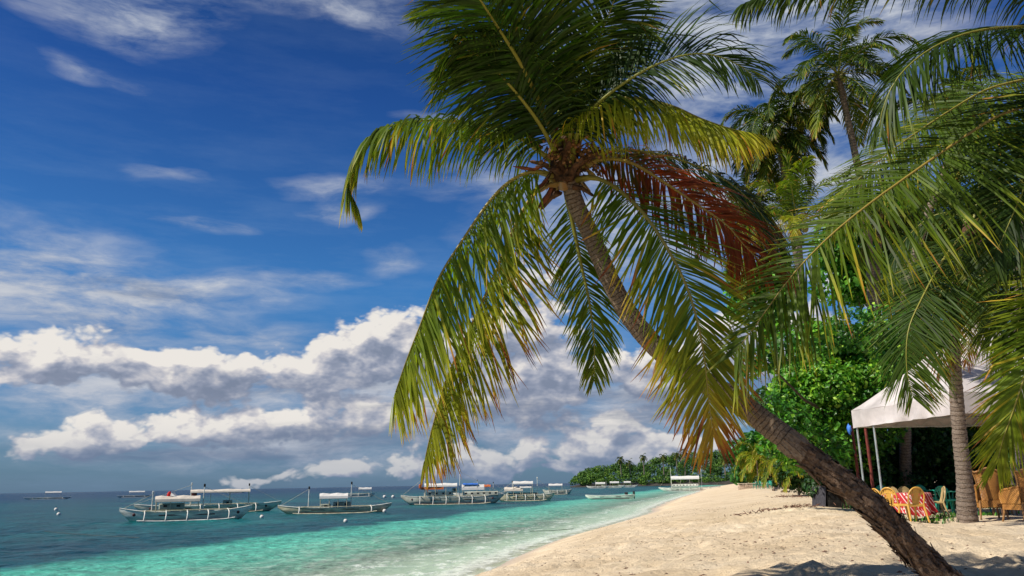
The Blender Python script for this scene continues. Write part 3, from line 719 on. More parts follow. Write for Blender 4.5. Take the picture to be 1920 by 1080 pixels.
# 9.. tall upright fronds over the crown, undersides towards the camera
fr([(1058, 300, 9.0), (1029, 233, 8.7), (998, 163, 8.2), (970, 109, 7.8), (928, 43, 7.3), (890, -15, 6.9), (845, -70, 6.6)],
   hint=[(0, 1, .4), (0, .8, .6)], L=1.1, n=95, droop=.42, V=.0, seed=10, tone=.45, mat=M_PALM_DARK, width=.046, fa0=74, fa1=30, rib=.03)
fr([(1060, 300, 9.0), (1035, 220, 8.8), (1015, 140, 8.5), (1000, 80, 8.2), (978, 8, 7.8), (950, -70, 7.4)],
   hint=[(0, 1, .3), (0, .8, .5)], L=1.0, n=90, droop=.42, V=.0, seed=11, tone=.4, mat=M_PALM_DARK, width=.046, fa0=74, fa1=34)
fr([(1068, 300, 9.0), (1080, 215, 8.9), (1104, 140, 8.7), (1125, 70, 8.5), (1150, 5, 8.2), (1170, -60, 8.0)],
   hint=[(0, 1, .3), (.1, .9, .6)], L=.85, n=85, droop=.5, V=.0, seed=13, tone=.45, mat=M_PALM_DARK, width=.045, fa0=74, fa1=34)
fr([(1070, 300, 9.2), (1095, 225, 9.5), (1130, 150, 9.8), (1165, 95, 10.0), (1195, 60, 10.1), (1215, 45, 10.2)],
   hint=[(0, -.6, 1), (.2, -.4, 1)], L=.62, n=80, droop=.8, V=.0, seed=14, tone=.36, mat=M_PALM_DARK, width=.042)
fr([(1056, 300, 9.2), (1010, 200, 9.6), (965, 110, 9.9), (910, 50, 10.1), (855, 22, 10.2), (800, 22, 10.3)],
   hint=[(0, -.4, 1), (-.4, -.3, 1)], L=1.0, n=85, droop=.75, V=.0, seed=15, tone=.45, mat=M_PALM_DARK, width=.042)
fr([(1050, 302, 8.9), (1010, 230, 8.5), (960, 165, 8.1), (915, 120, 7.8), (880, 95, 7.5), (850, 90, 7.3)],
   hint=[(-.2, .6, 1), (-.6, .4, 1)], L=1.0, n=85, droop=.9, V=.0, seed=16, tone=.38, mat=M_PALM_DARK, width=.042)
# young spear leaf
m = MB(); m.tube(pp([(1060, 300, 9.0), (1052, 200, 9.0), (1045, 100, 8.9), (1040, 30, 8.9)]), [.05, .045, .03, .01], n=8, age=.0); m.build('spear_leaf', M_RIB, root, origin=tpath[0])
# crown heart: fibre sheaths, boots of old leaf stalks, flower sheaths, young nuts
m = MB(); hc = P(1056, 300, 9.0); rg = np.random.default_rng(12)
m.ball(hc, (.17, .17, .34), 14, 10, jit=.12, rng=rg); 
for i in range(70):
    a = rg.uniform(0, 6.28); q = hc + np.array([math.cos(a) * .17, math.sin(a) * .17, rg.uniform(-.32, .25)]); h = np.array([math.cos(a), math.sin(a), 0])
    l = rg.uniform(.06, .26); e = q + h * l * .5 + np.array([0, 0, -l * rg.uniform(-.6, 1.0)])
    wv = norm(np.cross(h, UP)) * rg.uniform(.015, .05)
    m.add([q - wv, q + wv, e + wv * .3, e - wv * .4], [[0, 1, 2, 3]])
m.build('fibre_sheath', M_FIBRE, root, origin=tpath[0])
for i in range(16):
    a = i * 2.4; h = np.array([math.cos(a), math.sin(a), 0]); z0 = -.05 - .022 * i
    q = hc + h * .1 + np.array([0, 0, z0]); e = q + h * rg.uniform(.2, .42) + np.array([0, 0, rg.uniform(-.18, .16)])
    md = (q + e) / 2 + np.array([0, 0, .03])
    b = MB(); b.tube([q, md, e, e + (e - md) * .25], [.055, .042, .03, .005], n=7, age=.5 + .4 * rg.random(), squash=.55); b.build('leaf_boot', M_RIB if i % 3 == 0 else M_FIBRE, root, origin=tpath[0])
for (x0, y0, x1, y1, r) in ((1000, 268, 975, 222, .03), (1040, 282, 1046, 215, .022), (1028, 365, 1008, 392, .028), (1000, 318, 962, 312, .02), (1018, 345, 985, 372, .02)):
    b = MB(); q0 = P(x0, y0, 8.85); q1 = P(x1, y1, 8.75); b.tube([q0 * .7 + hc * .3, q0, (q0 + q1) / 2, q1], [r * .6, r, r * 1.1, .004], n=8); b.build('flower_sheath', M_SPATHE, root, origin=tpath[0])
for i in range(7):
    a = -1.9 + i * .45; e0 = hc + np.array([math.cos(a) * .2, math.sin(a) * .2, .02])
    b = MB(); tips = []
    for k in range(9):
        e1 = e0 + np.array([math.cos(a + rg.normal(0, .35)) * rg.uniform(.15, .34), math.sin(a + rg.normal(0, .35)) * rg.uniform(.15, .34), rg.uniform(-.25, .12)])
        b.tube([e0, (e0 + e1) / 2 + np.array([0, 0, .03]), e1], [.010, .007, .003], n=4); tips.append(e1)
        for q in range(2): b.ball(e0 + (e1 - e0) * rg.uniform(.5, 1), .012 + .013 * rg.random(), 6, 5)
    b.build('flower_stalk', M_NUTBR, root, origin=tpath[0])

# ---- helper for a standing palm -------------------------------------------
def palm(name, trunk_pts, rads, label, group=None, bark=None, n=14, ringlen=.11, rough=.025, seed=0, ringamp=.06):
    rt = empty(name, trunk_pts[0], 0, label, 'palm tree', group)
    V, s, C, T = trunk_mesh(trunk_pts, rads, ringamp=ringamp, ringlen=ringlen, n=n, seed=seed, rough=rough)
    b = MB(); b.grid(V, closeu=True, tone=np.repeat(s, V.shape[1])); b.build('trunk', bark or M_BARK_GREY, rt, origin=trunk_pts[0])
    return rt
def foot(px, py, d):
    p = P(px, py, d); p[2] = zl(p[0], p[1]) - .05; return p

# ---- short palm by the tent --------------------------------------------------
b0 = G(1814, 975, 1.33); b0[2] = zl(b0[0], b0[1]) - .04; dS = float((b0 - EYE).dot(fwd))
sp_pts = [b0, P(1808, 900, dS), P(1798, 800, dS), P(1790, 690, dS), P(1788, 600, dS - .1), P(1802, 500, dS - .2), P(1822, 430, dS - .3)]
root2 = palm('short_palm', sp_pts, [.25, .18, .165, .155, .14, .13, .12], 'short coconut palm with ringed grey trunk standing in front of the white tent', seed=21, n=24, ringlen=.16, ringamp=.10, rough=.04)
def fr2(lst, r=None, **k): return frond(r or root2, pp(lst), **k)
d = dS - .3
fr2([(1822, 430, d), (1800, 445, d - .6), (1765, 492, d - 1.2), (1728, 560, d - 1.7), (1703, 620, d - 2), (1700, 690, d - 2.1), (1712, 745, d - 2.1)], hint=[(-.6, -.8, .6), (-1, -.8, .2)], L=1.65, n=130, droop=.25, V=-.35, fa0=84, fa1=30, seed=31, tone=.45, mat=M_PALM_DARK, age=.1, width=.055, rib=.034, tipage=.3)
fr2([(1822, 430, d), (1838, 490, d - .5), (1855, 560, d - 1), (1875, 630, d - 1.3), (1892, 690, d - 1.4)], hint=[(.5, -1, .5), (.3, -1, .1)], L=1.3, n=90, droop=.5, V=-.2, seed=32, tone=.42, age=.06, width=.055, rib=.03)
fr2([(1822, 430, d), (1800, 500, d + .3), (1775, 570, d + .2), (1765, 640, d + .2), (1768, 700, d + .1)], hint=[(-.3, -1, .4), (0, -1, .1)], L=.95, n=70, droop=.7, V=-.2, seed=33, tone=.4, age=.4, tipage=.5, width=.045)
fr2([(1822, 430, d), (1830, 520, d + .6), (1820, 600, d + .8), (1812, 680, d + .8)], hint=[(0, -1, .4), (0, -1, .1)], L=.9, n=60, droop=.7, V=-.2, seed=34, tone=.25, age=.55, tipage=.5, width=.045)
fr2([(1822, 430, d), (1790, 400, d + .5), (1740, 410, d + 1), (1690, 460, d + 1.4), (1660, 530, d + 1.6)], hint=[(-.2, -.5, 1), (-.6, -.5, .6)], L=1.1, n=85, droop=.9, V=-.1, seed=35, tone=.38, mat=M_PALM_DARK, width=.05)
fr2([(1822, 430, d), (1790, 370, d - .6), (1740, 340, d - 1.1), (1690, 345, d - 1.6), (1640, 380, d - 2)], hint=[(-.2, -.5, 1), (-.6, -.5, .6)], L=1.1, n=85, droop=.9, V=-.1, seed=36, tone=.38, mat=M_PALM_DARK, width=.05)
fr2([(1822, 430, d), (1850, 380, d - .5), (1900, 350, d - 1), (1960, 370, d - 1.5), (2010, 420, d - 2)], hint=[(.2, -.5, 1), (.6, -.5, .6)], L=1.2, n=85, droop=.8, V=-.1, seed=37, tone=.38, mat=M_PALM_DARK, width=.05)
fr2([(1822, 430, d), (1835, 350, d + .2), (1830, 270, d + .2), (1810, 200, d), (1780, 150, d - .4)], hint=[(0, 1, .3), (0, .8, .6)], L=1.2, n=85, droop=.5, V=.0, seed=38, tone=.38, mat=M_PALM_DARK, width=.05)
fr2([(1822, 430, d), (1862, 440, d + .5), (1910, 490, d + .8), (1945, 570, d + .9)], hint=[(.3, -.8, .8), (.6, -1, .4)], L=1.2, n=85, droop=.7, V=-.1, seed=39, tone=.38, mat=M_PALM_DARK, width=.05)
fr2([(1822, 430, d), (1795, 480, d - .2), (1760, 560, d - .4), (1735, 640, d - .5)], hint=[(-.3, -1, .5), (-.2, -1, .1)], L=1.35, n=100, droop=.3, V=-.1, fa0=80, seed=40, tone=.3, mat=M_PALM_DARK, width=.05)
m = MB(); m.ball(P(1822, 440, d), (.22, .22, .35), 12, 9, jit=.15, rng=rg); m.build('fibre_sheath', M_FIBRE, root2, origin=b0)

# ---- tall palm just outside the frame on the right ---------------------------
bR = foot(2230, 1100, 9.0)
cR = P(2120, 130, 9.0)
rp = [bR, bR * .66 + cR * .34 + np.array([.15, 0, 0]), bR * .33 + cR * .67 + np.array([.15, 0, 0]), cR]
root3 = palm('overhanging_palm', rp, [.27, .2, .17, .13], 'palm whose very long near fronds arch in over the tent and bushes', seed=41, n=16)
f3 = lambda l, **k: frond(root3, pp(l), **k)
f3([(2120, 130, 9), (2040, 145, 8.8), (1975, 170, 8.6), (1920, 199, 8.4), (1865, 220, 8.2), (1800, 262, 8.0), (1705, 328, 7.8), (1622, 388, 7.6), (1550, 448, 7.5), (1482, 520, 7.4), (1424, 600, 7.35), (1378, 662, 7.3)],
   hint=[(-.3, -1, .9), (-.4, -1, .6)], L=1.30, n=165, droop=.22, V=-.12, seed=51, tone=.40, age=.10, tipage=.3, mat=M_PALM, width=.040, rib=.026, ribage=.45, t0=.16, fa0=88, fa1=34, asym=(.60, 1.0), tlen=.45)
f3([(2120, 130, 9.1), (2040, 125, 9.3), (1975, 133, 9.4), (1920, 149, 9.5), (1850, 168, 9.5), (1780, 208, 9.5), (1705, 258, 9.4), (1640, 308, 9.3), (1590, 358, 9.3), (1552, 415, 9.2)],
   hint=[(-.3, -1, 1), (-.5, -1, .6)], L=1.15, n=135, droop=.35, V=-.1, fa0=80, seed=52, tone=.42, age=.08, mat=M_PALM, tipage=.2, width=.040, rib=.022, ribage=.25, t0=.16, asym=(.62, 1.0))
f3([(2120, 130, 9), (2060, 75, 8.8), (1985, 50, 8.6), (1920, 50, 8.5), (1850, 55, 8.4), (1785, 72, 8.3), (1725, 105, 8.2), (1680, 150, 8.1), (1655, 205, 8.1), (1648, 250, 8.1)],
   hint=[(-.1, -.6, 1), (-.8, -.8, .4)], L=1.05, n=125, droop=.95, V=-.1, seed=53, tone=.42, mat=M_PALM_DARK, age=.04, width=.038, rib=.028, ribage=.1, t0=.14, asym=(.75, 1.0))
f3([(2120, 130, 8.9), (2060, 20, 8.6), (1960, -50, 8.2), (1850, -75, 7.9), (1740, -78, 7.6), (1630, -62, 7.4), (1530, -35, 7.2), (1450, -15, 7.1), (1400, 5, 7.1)],
   hint=[(0, -.3, 1), (-.2, -.3, 1)], L=.8, n=130, droop=1.7, V=-.1, seed=54, tone=.36, mat=M_PALM_DARK, width=.038, t0=.14)
f3([(2120, 130, 8.9), (2060, 150, 8.4), (1990, 220, 7.9), (1940, 310, 7.6), (1900, 400, 7.4), (1865, 480, 7.3)],
   hint=[(-.4, -1, .7), (-.4, -1, .3)], L=1.15, n=115, droop=.25, V=-.12, fa0=80, seed=56, tone=.36, mat=M_PALM_DARK, width=.042, tipage=.4)
f3([(2120, 130, 9), (2150, 30, 9.2), (2200, -60, 9.5), (2280, -110, 10), (2360, -100, 10.4)], L=1.0, n=80, droop=.8, seed=57, mat=M_PALM_DARK)
f3([(2120, 130, 9), (2190, 110, 8.6), (2280, 140, 8.2), (2360, 220, 7.9)], L=1.0, n=80, droop=.8, seed=58, mat=M_PALM_DARK)
f3([(2120, 130, 9), (2190, 170, 9.4), (2270, 260, 9.8), (2310, 380, 10)], L=1.0, n=80, droop=.8, seed=59, mat=M_PALM_DARK)
m = MB(); m.ball(cR, (.2, .2, .35), 12, 9, jit=.15, rng=rg); m.build('fibre_sheath', M_FIBRE, root3, origin=bR)

# ---- low young palm, right edge ------------------------------------------------
bQ = foot(2180, 1050, 9.5); cQ = P(2110, 500, 8.8)
root4 = palm('young_palm', [bQ, (bQ + cQ) / 2 + np.array([.1, 0, 0]), cQ], [.24, .19, .15], 'young palm whose bright yellow green frond hangs in front of the wicker chairs', seed=42, n=16)
f4 = lambda l, **k: frond(root4, pp(l), **k)
f4([(2110, 500, 8.8), (2050, 500, 8.6), (1985, 560, 8.4), (1945, 640, 8.3), (1918, 715, 8.2), (1898, 775, 8.2), (1880, 825, 8.2), (1870, 868, 8.2)],
   hint=[(-.5, -1, .5), (-.2, -1, .1)], L=.74, n=125, droop=.14, V=-.05, seed=61, tone=.7, age=.22, tipage=.15, width=.040, rib=.026, ribage=.2, fa0=54, fa1=18, tlen=.45)
f4([(2110, 500, 8.8), (2060, 440, 9), (2000, 440, 9.3), (1945, 490, 9.6), (1915, 570, 9.8), (1905, 650, 9.9)],
   hint=[(-.4, -1, .7), (-.4, -1, .3)], L=1.0, n=90, droop=.6, V=-.1, seed=62, tone=.36, mat=M_PALM_DARK, width=.042)
f4([(2110, 500, 8.8), (2110, 400, 8.8), (2060, 320, 8.7), (1990, 290, 8.6), (1930, 310, 8.5)], hint=[(-.2, -.8, 1), (-.4, -1, .6)], L=1.0, n=90, droop=.7, seed=63, tone=.36, mat=M_PALM_DARK, width=.042)
f4([(2110, 500, 8.8), (2170, 440, 8.9), (2240, 450, 9), (2300, 530, 9.1)], L=.9, n=70, seed=64, mat=M_PALM_DARK)
f4([(2110, 500, 8.8), (2130, 560, 8.3), (2150, 660, 8.0), (2160, 760, 7.9)], L=.9, n=70, seed=65)

# ---- tall palms inland ------------------------------------------------------------
def back_palm(cpx, cpy, dd, mid, footpx, label, seed, nf, Lf, **k):
    c = P(cpx, cpy, dd); f = foot(footpx, 900, dd + 1)
    pts = [f, f * .6 + P(mid[0], mid[1], dd) * .4, P(mid[0], mid[1], dd), c]
    rt = palm('tall_palm', pts, [.24, .17, .15, .11], label, 'tall palms standing inland behind the beach', seed=seed, n=12, ringlen=.2, ringamp=.05)
    generic_crown(rt, c, nf, Lf, seed, **k); nuts(rt, c, 7, seed)
    return rt
back_palm(1572, 140, 32, (1625, 420), 1640, 'tall slender palm with an open star of fronds against the sky, highest crown inland', 71, 26, 3.2, L=.85, n=52, width=.075, tone=.5, arch=1.0, mat=M_PALM_DARK)
back_palm(1458, 245, 34, (1500, 520), 1560, 'tall palm with a dense dark crown and green coconuts beside the star shaped one', 72, 34, 3.0, L=.85, n=50, width=.08, tone=.35, arch=1.5, mat=M_PALM_DARK, high=70)
back_palm(1800, 235, 30, (1700, 540), 1690, 'tall palm half hidden behind the big arching near fronds', 73, 22, 3.2, L=.8, n=42, width=.075, tone=.4, arch=1.2, mat=M_PALM_DARK)
back_palm(1495, 420, 31, (1510, 600), 1560, 'lower palm with upright fronds behind the rusty frond', 74, 16, 3.0, L=.8, n=42, width=.07, tone=.42, high=88, low=0, arch=.9)
back_palm(1935, 330, 28, (1905, 560), 1900, 'palm with tall bare trunk standing inland behind the short ringed palm', 75, 18, 3.1, L=.8, n=42, width=.075, tone=.36, mat=M_PALM_DARK)
back_palm(1400, 400, 36, (1500, 560), 1600, 'tall palm leaning seaward behind the rusty frond', 78, 24, 3.2, L=.9, n=46, width=.08, tone=.36, mat=M_PALM_DARK, arch=1.3)
back_palm(1740, 400, 36, (1700, 600), 1700, 'tall palm standing behind the longest arching near frond', 79, 22, 3.0, L=.9, n=46, width=.08, tone=.36, mat=M_PALM_DARK, arch=1.2)
back_palm(1650, 400, 33, (1643, 560), 1640, 'slim palm whose trunk shows above the round bush', 76, 16, 2.8, L=.8, n=42, width=.075, tone=.36, mat=M_PALM_DARK)

# ------------------------------------------------------------------ broad-leaved trees
def leaves(mb, blobs, n, size, seed, age_lo=.0, age_hi=.6, flat=.5, sunny=0.0):
    """blobs: (x,y,z,rx,ry,rz); leaf-sized folded faces scattered through the outer part of each clump"""
    rg = np.random.default_rng(seed); B = np.array(blobs, float)
    vol = (B[:, 3] * B[:, 4] + B[:, 4] * B[:, 5] + B[:, 3] * B[:, 5]); pi = vol / vol.sum()
    idx = rg.choice(len(B), n, p=pi); D = norm(rg.normal(0, 1, (n, 3)))
    rad = rg.uniform(.35, 1.0, n) ** .45 * rg.uniform(.85, 1.12, n)
    c = B[idx, :3] + D * B[idx, 3:6] * rad[:, None]
    nrm = norm(D * .8 + rg.normal(0, .55, (n, 3)) + np.array([0, 0, flat]))
    a = norm(np.cross(nrm, rg.normal(0, 1, (n, 3)))); b = np.cross(nrm, a)
    a = norm(a + np.array([0, 0, -.35])); 
    s = size * (rg.uniform(.45, 1.35, n) * (.8 + .4 * rg.random(len(B))[idx]))[:, None]
    w_ = s * .33
    base = c - a * s * .5; tip = c + a * s * .5 - nrm * s * .12
    m1 = c + b * w_ + nrm * s * .06; m2 = c - b * w_ + nrm * s * .06
    V = np.stack([base, m1, tip, m2, c], 1).reshape(-1, 3); i = np.arange(n)[:, None] * 5
    F = np.concatenate([i + np.array([[0, 4, 2, 1]]), i + np.array([[0, 3, 2, 4]])])
    clump = rg.uniform(0, 1, len(B))[idx]
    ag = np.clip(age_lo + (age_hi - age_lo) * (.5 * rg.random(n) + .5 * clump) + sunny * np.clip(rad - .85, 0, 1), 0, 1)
    ag = np.where(rg.random(n) < .02, 1.0, ag)
    mb.add(V, F, age=np.repeat(ag, 5), tone=np.repeat(np.clip(rg.normal(.5, .2, n), 0, 1), 5))
def clumps(c, R3, n, r0, r1, seed, squash=.8, shell=.55):
    rg = np.random.default_rng(seed); D = norm(rg.normal(0, 1, (n, 3))); q = rg.uniform(shell, 1, n)[:, None]
    ctr = np.asarray(c) + D * np.asarray(R3) * q; r = rg.uniform(r0, r1, n)
    return np.concatenate([ctr, np.stack([r, r, r * squash], 1)], 1)
def tree(name, foot_, c, R3, nclump, r0, r1, nleaf, size, seed, mat_, label, group=None, extra=None, age=(.0, .6), tr=.22, cat='tree', **k):
    rt = empty(name, foot_, 0, label, cat, group); rg = np.random.default_rng(seed)
    B = clumps(c, R3, nclump, r0, r1, seed)
    if extra is not None: B = np.concatenate([B, np.array(extra, float)])
    zmin = foot_[2] + .25; B[:, 2] = np.maximum(B[:, 2], zmin + B[:, 5] * .7)
    t = MB(); f = np.asarray(foot_, float); cc_ = np.asarray(c, float)
    p1 = f * .55 + cc_ * .45 + rg.normal(0, .2, 3); t.tube([f - (0, 0, .1), p1, cc_], [tr, tr * .75, tr * .35], n=9)
    l = t
    for b in B[rg.permutation(len(B))[:14]]:
        s0 = p1 + (cc_ - p1) * rg.uniform(0, .8); md = (s0 + b[:3]) / 2 + rg.normal(0, .15, 3); l.tube([s0, md, b[:3]], [tr * .35, tr * .22, .02], n=6)
    l.build('trunk', M_WOOD, rt, origin=f)
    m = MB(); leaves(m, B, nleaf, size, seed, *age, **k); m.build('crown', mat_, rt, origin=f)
    return rt
# the big round sea almond left of the tent
def at(px, d): p = P(px, 900, d); p[2] = zl(p[0], p[1]); return p
c = P(1575, 735, 30); ex = [(*P(1430, 672, 26.5), .7, .7, .45), (*P(1405, 690, 26.3), .45, .45, .35), (*P(1470, 655, 26.5), .8, .8, .6), (*P(1520, 640, 26.5), .9, .9, .7), (*P(1600, 620, 27), 1.0, 1.0, .8), (*P(1665, 610, 27), 1, 1, .8), (*P(1480, 790, 26), .9, .9, .8), (*P(1450, 830, 26.5), .6, .6, .6), (*P(1690, 650, 27), 1.1, 1, .8), (*P(1540, 850, 26.5), 1, 1, .8), (*P(1500, 850, 26.5), .8, .8, .7)]
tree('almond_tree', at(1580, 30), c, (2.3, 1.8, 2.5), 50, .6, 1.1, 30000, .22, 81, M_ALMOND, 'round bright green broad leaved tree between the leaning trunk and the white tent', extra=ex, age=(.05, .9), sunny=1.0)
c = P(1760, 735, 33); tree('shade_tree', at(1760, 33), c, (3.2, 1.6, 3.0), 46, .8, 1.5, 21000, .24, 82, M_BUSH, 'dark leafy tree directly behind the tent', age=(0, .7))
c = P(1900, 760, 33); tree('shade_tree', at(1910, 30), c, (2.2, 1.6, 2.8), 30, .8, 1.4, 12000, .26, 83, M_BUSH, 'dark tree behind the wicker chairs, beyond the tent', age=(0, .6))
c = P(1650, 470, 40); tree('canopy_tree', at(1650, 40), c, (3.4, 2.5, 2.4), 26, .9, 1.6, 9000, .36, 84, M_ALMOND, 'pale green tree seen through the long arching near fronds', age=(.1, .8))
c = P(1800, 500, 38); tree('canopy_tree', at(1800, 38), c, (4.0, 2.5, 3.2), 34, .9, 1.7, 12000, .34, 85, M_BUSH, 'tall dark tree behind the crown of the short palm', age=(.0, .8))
c = P(1432, 560, 40); tree('canopy_tree', at(1530, 44), c, (1.6, 1.5, 2.2), 16, .7, 1.1, 4500, .30, 86, M_ALMOND, 'narrow light green tree behind the tip of the rusty frond', age=(.1, .9))
c = P(1450, 848, 102); tree('shore_tree', at(1455, 104), c, (5.6, 4, 4.0), 34, 1.3, 2.4, 11000, .60, 87, M_ALMOND, 'leafy green shore tree between the round tree and the headland', age=(.0, .6))
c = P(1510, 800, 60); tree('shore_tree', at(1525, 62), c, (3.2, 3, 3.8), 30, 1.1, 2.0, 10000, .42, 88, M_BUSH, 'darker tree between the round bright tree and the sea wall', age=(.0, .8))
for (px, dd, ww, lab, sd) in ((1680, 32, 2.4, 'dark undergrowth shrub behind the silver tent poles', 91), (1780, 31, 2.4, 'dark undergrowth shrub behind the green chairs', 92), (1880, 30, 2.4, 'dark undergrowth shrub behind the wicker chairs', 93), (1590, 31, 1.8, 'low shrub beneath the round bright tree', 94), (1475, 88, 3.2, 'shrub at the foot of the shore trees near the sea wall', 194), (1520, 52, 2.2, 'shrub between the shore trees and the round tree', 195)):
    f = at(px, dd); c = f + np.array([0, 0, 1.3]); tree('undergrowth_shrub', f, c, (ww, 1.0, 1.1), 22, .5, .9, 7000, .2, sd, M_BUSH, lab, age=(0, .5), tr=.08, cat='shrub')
# yellow-green young palms under the shore trees
for i, (px, py, dd, nf, lf, sd, lab) in enumerate(((1418, 856, 97, 15, 3.6, 95, 'drooping yellow green young palm nearest the sea wall'), (1492, 866, 52, 14, 2.3, 96, 'small bushy palm under the round tree, near the green chairs'), (1456, 866, 82, 14, 3.2, 97, 'small bushy palm between two others at the back of the beach'))):
    c = P(px, py, dd); f = c.copy(); f[2] = zl(c[0], c[1]) - .05
    rt = palm('bushy_palm', [f, (f + c) / 2, c], [.09, .08, .06], lab, n=8, seed=sd)
    generic_crown(rt, c, nf, lf, sd, L=.30 * lf, n=34, width=.033 * lf, tone=.55, age=.16, low=-50, arch=1.4, rib=.01 * lf)

# ------------------------------------------------------------------ headland across the water
h0 = G(1078, 910.5, 0.0); h1 = G(1385, 904.5, 0.0)
HD = 300.0
def hp(px, py, d): return P(px, py, d)
rg = np.random.default_rng(44)
# rocky ground of the headland
prof = [(1070, 908, 904), (1082, 908, 898), (1120, 907, 893), (1180, 906, 888), (1240, 906, 880), (1300, 905, 875), (1360, 904, 872), (1420, 903, 868), (1500, 902, 862), (1620, 900, 850)]
m = MB(); rows = []
pxs = np.linspace(1068, 1700, 90)
for k, (fr_, zt) in enumerate(((0, 0), (.02, .25), (.08, .5), (.3, .9), (1.0, 1.0))):
    row = []
    for px in pxs:
        top = np.interp(px, [p[0] for p in prof], [p[2] for p in prof]) + 8
        dd = 300 - (px - 1068) * .12
        g0 = G(px, np.interp(px, [1068, 1390, 1700], [909.5, 905, 899]), 0.0); dd = np.clip((g0 - EYE).dot(fwd), 200, 420)
        b_ = P(px, 890, dd); hgt = max(1.2, (np.interp(px, [960, 1920], [907, 890]) - top) / F_PX * dd) * .5 + 1
        edge = min(1, (px - 1066) / 20); q = b_ * 1.0; dirh = norm(np.array([q[0], q[1], 0.0]))
        q = np.array([q[0], q[1], 0]) + dirh * fr_ * 90
        q[2] = -.6 + zt * (hgt * edge + .6) + rg.uniform(-.25, .25) * (zt > 0)
        row.append(q)
    rows.append(row)
m.grid(np.array(rows), smooth=False)
M_ROCK = simple('headland_rock', (.05, .042, .034), .95, .4, .5, .6, bscale=2.0)
hl = m.build('headland_terrain', M_ROCK); tag(hl, kind='structure')
# wood as one mass
m = MB(); B = []
tops = [(1072, 905), (1085, 893), (1105, 884), (1140, 877), (1170, 874), (1200, 873), (1230, 866), (1262, 859), (1300, 854), (1345, 849), (1380, 853), (1420, 846), (1500, 840), (1600, 820), (1700, 800)]
for k in range(1300):
    px = rg.uniform(1072, 1640); dd = rg.uniform(0, 1)
    topy = np.interp(px, [t[0] for t in tops], [t[1] for t in tops]) - 3
    boty = 905 - (px - 1072) * .012
    py = topy + (boty - topy) * rg.uniform(0, 1) ** 1.15 + rg.normal(0, 1.0)
    g0 = G(px, np.interp(px, [1068, 1390, 1700], [909.5, 905, 899]), 0.0); d_ = np.clip((g0 - EYE).dot(fwd), 200, 420)
    frac = np.clip((boty - py) / max(4, boty - topy), 0, 1)
    d_ = d_ + 4 + frac * 28 + rg.uniform(0, 8)
    q = P(px, py, d_); r = rg.uniform(1.2, 2.6) * (.6 if px < 1090 else 1)
    B.append((*q, r, r, r * .85))
leaves(m, B, 75000, .9, 45, .0, .9, flat=.4)
wd = m.build('headland_wood', M_FAR); tag(wd, 'low green wood covering the headland across the bay', 'wood', kind='stuff')
for i, (px, py, lab) in enumerate(((1163, 862, 'far palm rising nearest the seaward tip of the headland'), (1206, 858, 'far palm with the fullest crown on the headland, next to the seaward one'), (1243, 857, 'small thin far palm in the middle of the headland wood'), (1268, 853, 'far palm on the headland beside the highest one'), (1283, 846, 'highest slender palm on the headland skyline'), (1180, 868, 'short bushy far palm low on the headland skyline'), (1358, 862, 'far palm above the two white boat poles on the headland'))):
    d_ = 280; c = P(px, py, d_); f = P(px + 2, 890, d_); 
    rt = palm('headland_palm', [f, (f + c) / 2, c], [.2, .18, .15], lab, 'palms on the headland', n=6, seed=i, ringlen=2)
    generic_crown(rt, c, 13, 1.9, 200 + i, L=.75, n=14, width=.20, tone=.3, seg=2, arch=1.3, mat=M_PALM_DARK, rib=.06)

# ------------------------------------------------------------------ boats
M_HULL = simple('white_boat_paint', (.74, .71, .60), .5, .2, 1.5, .1, streak=(.6, 2, 3))
M_HULL2 = simple('weathered_boat_paint', (.56, .55, .43), .6, .28, 1.5, .1, streak=(.6, 2, 3))
M_HULL3 = simple('blue_grey_boat_paint', (.34, .42, .42), .55, .3, 1.5, .1, streak=(.6, 2, 3)); M_HULL4 = simple('cream_boat_paint', (.66, .58, .38), .55, .28, 1.5, .1, streak=(.6, 2, 3))
M_BAMBOO = simple('bamboo', (.55, .50, .34), .5, .25, 3)
M_CANOPY = simple('pale_canopy_cloth', (.60, .53, .44), .8, .08, 2, .2)
M_CANOPYW = simple('white_canopy_cloth', (.66, .63, .58), .8, .06, 2, .2)
M_ORANGE = simple('orange_canvas', (.55, .13, .035), .8, .15, 3)
M_BLUE = simple('blue_tarpaulin', (.04, .16, .55), .6, .15, 3, .3)
M_RED = simple('red_cloth', (.50, .012, .012), .8, .15, 3)
M_DARK = simple('dark_opening', (.025, .022, .02), .8, .3, 3)
M_POST = simple('white_pole_paint', (.70, .68, .60), .5, .15, 3)
M_GREYBOX = simple('grey_cabin_paint', (.28, .30, .24), .6, .2, 2)
M_EYE = simple('dark_red_paint', (.10, .02, .02), .5, .2, 3)

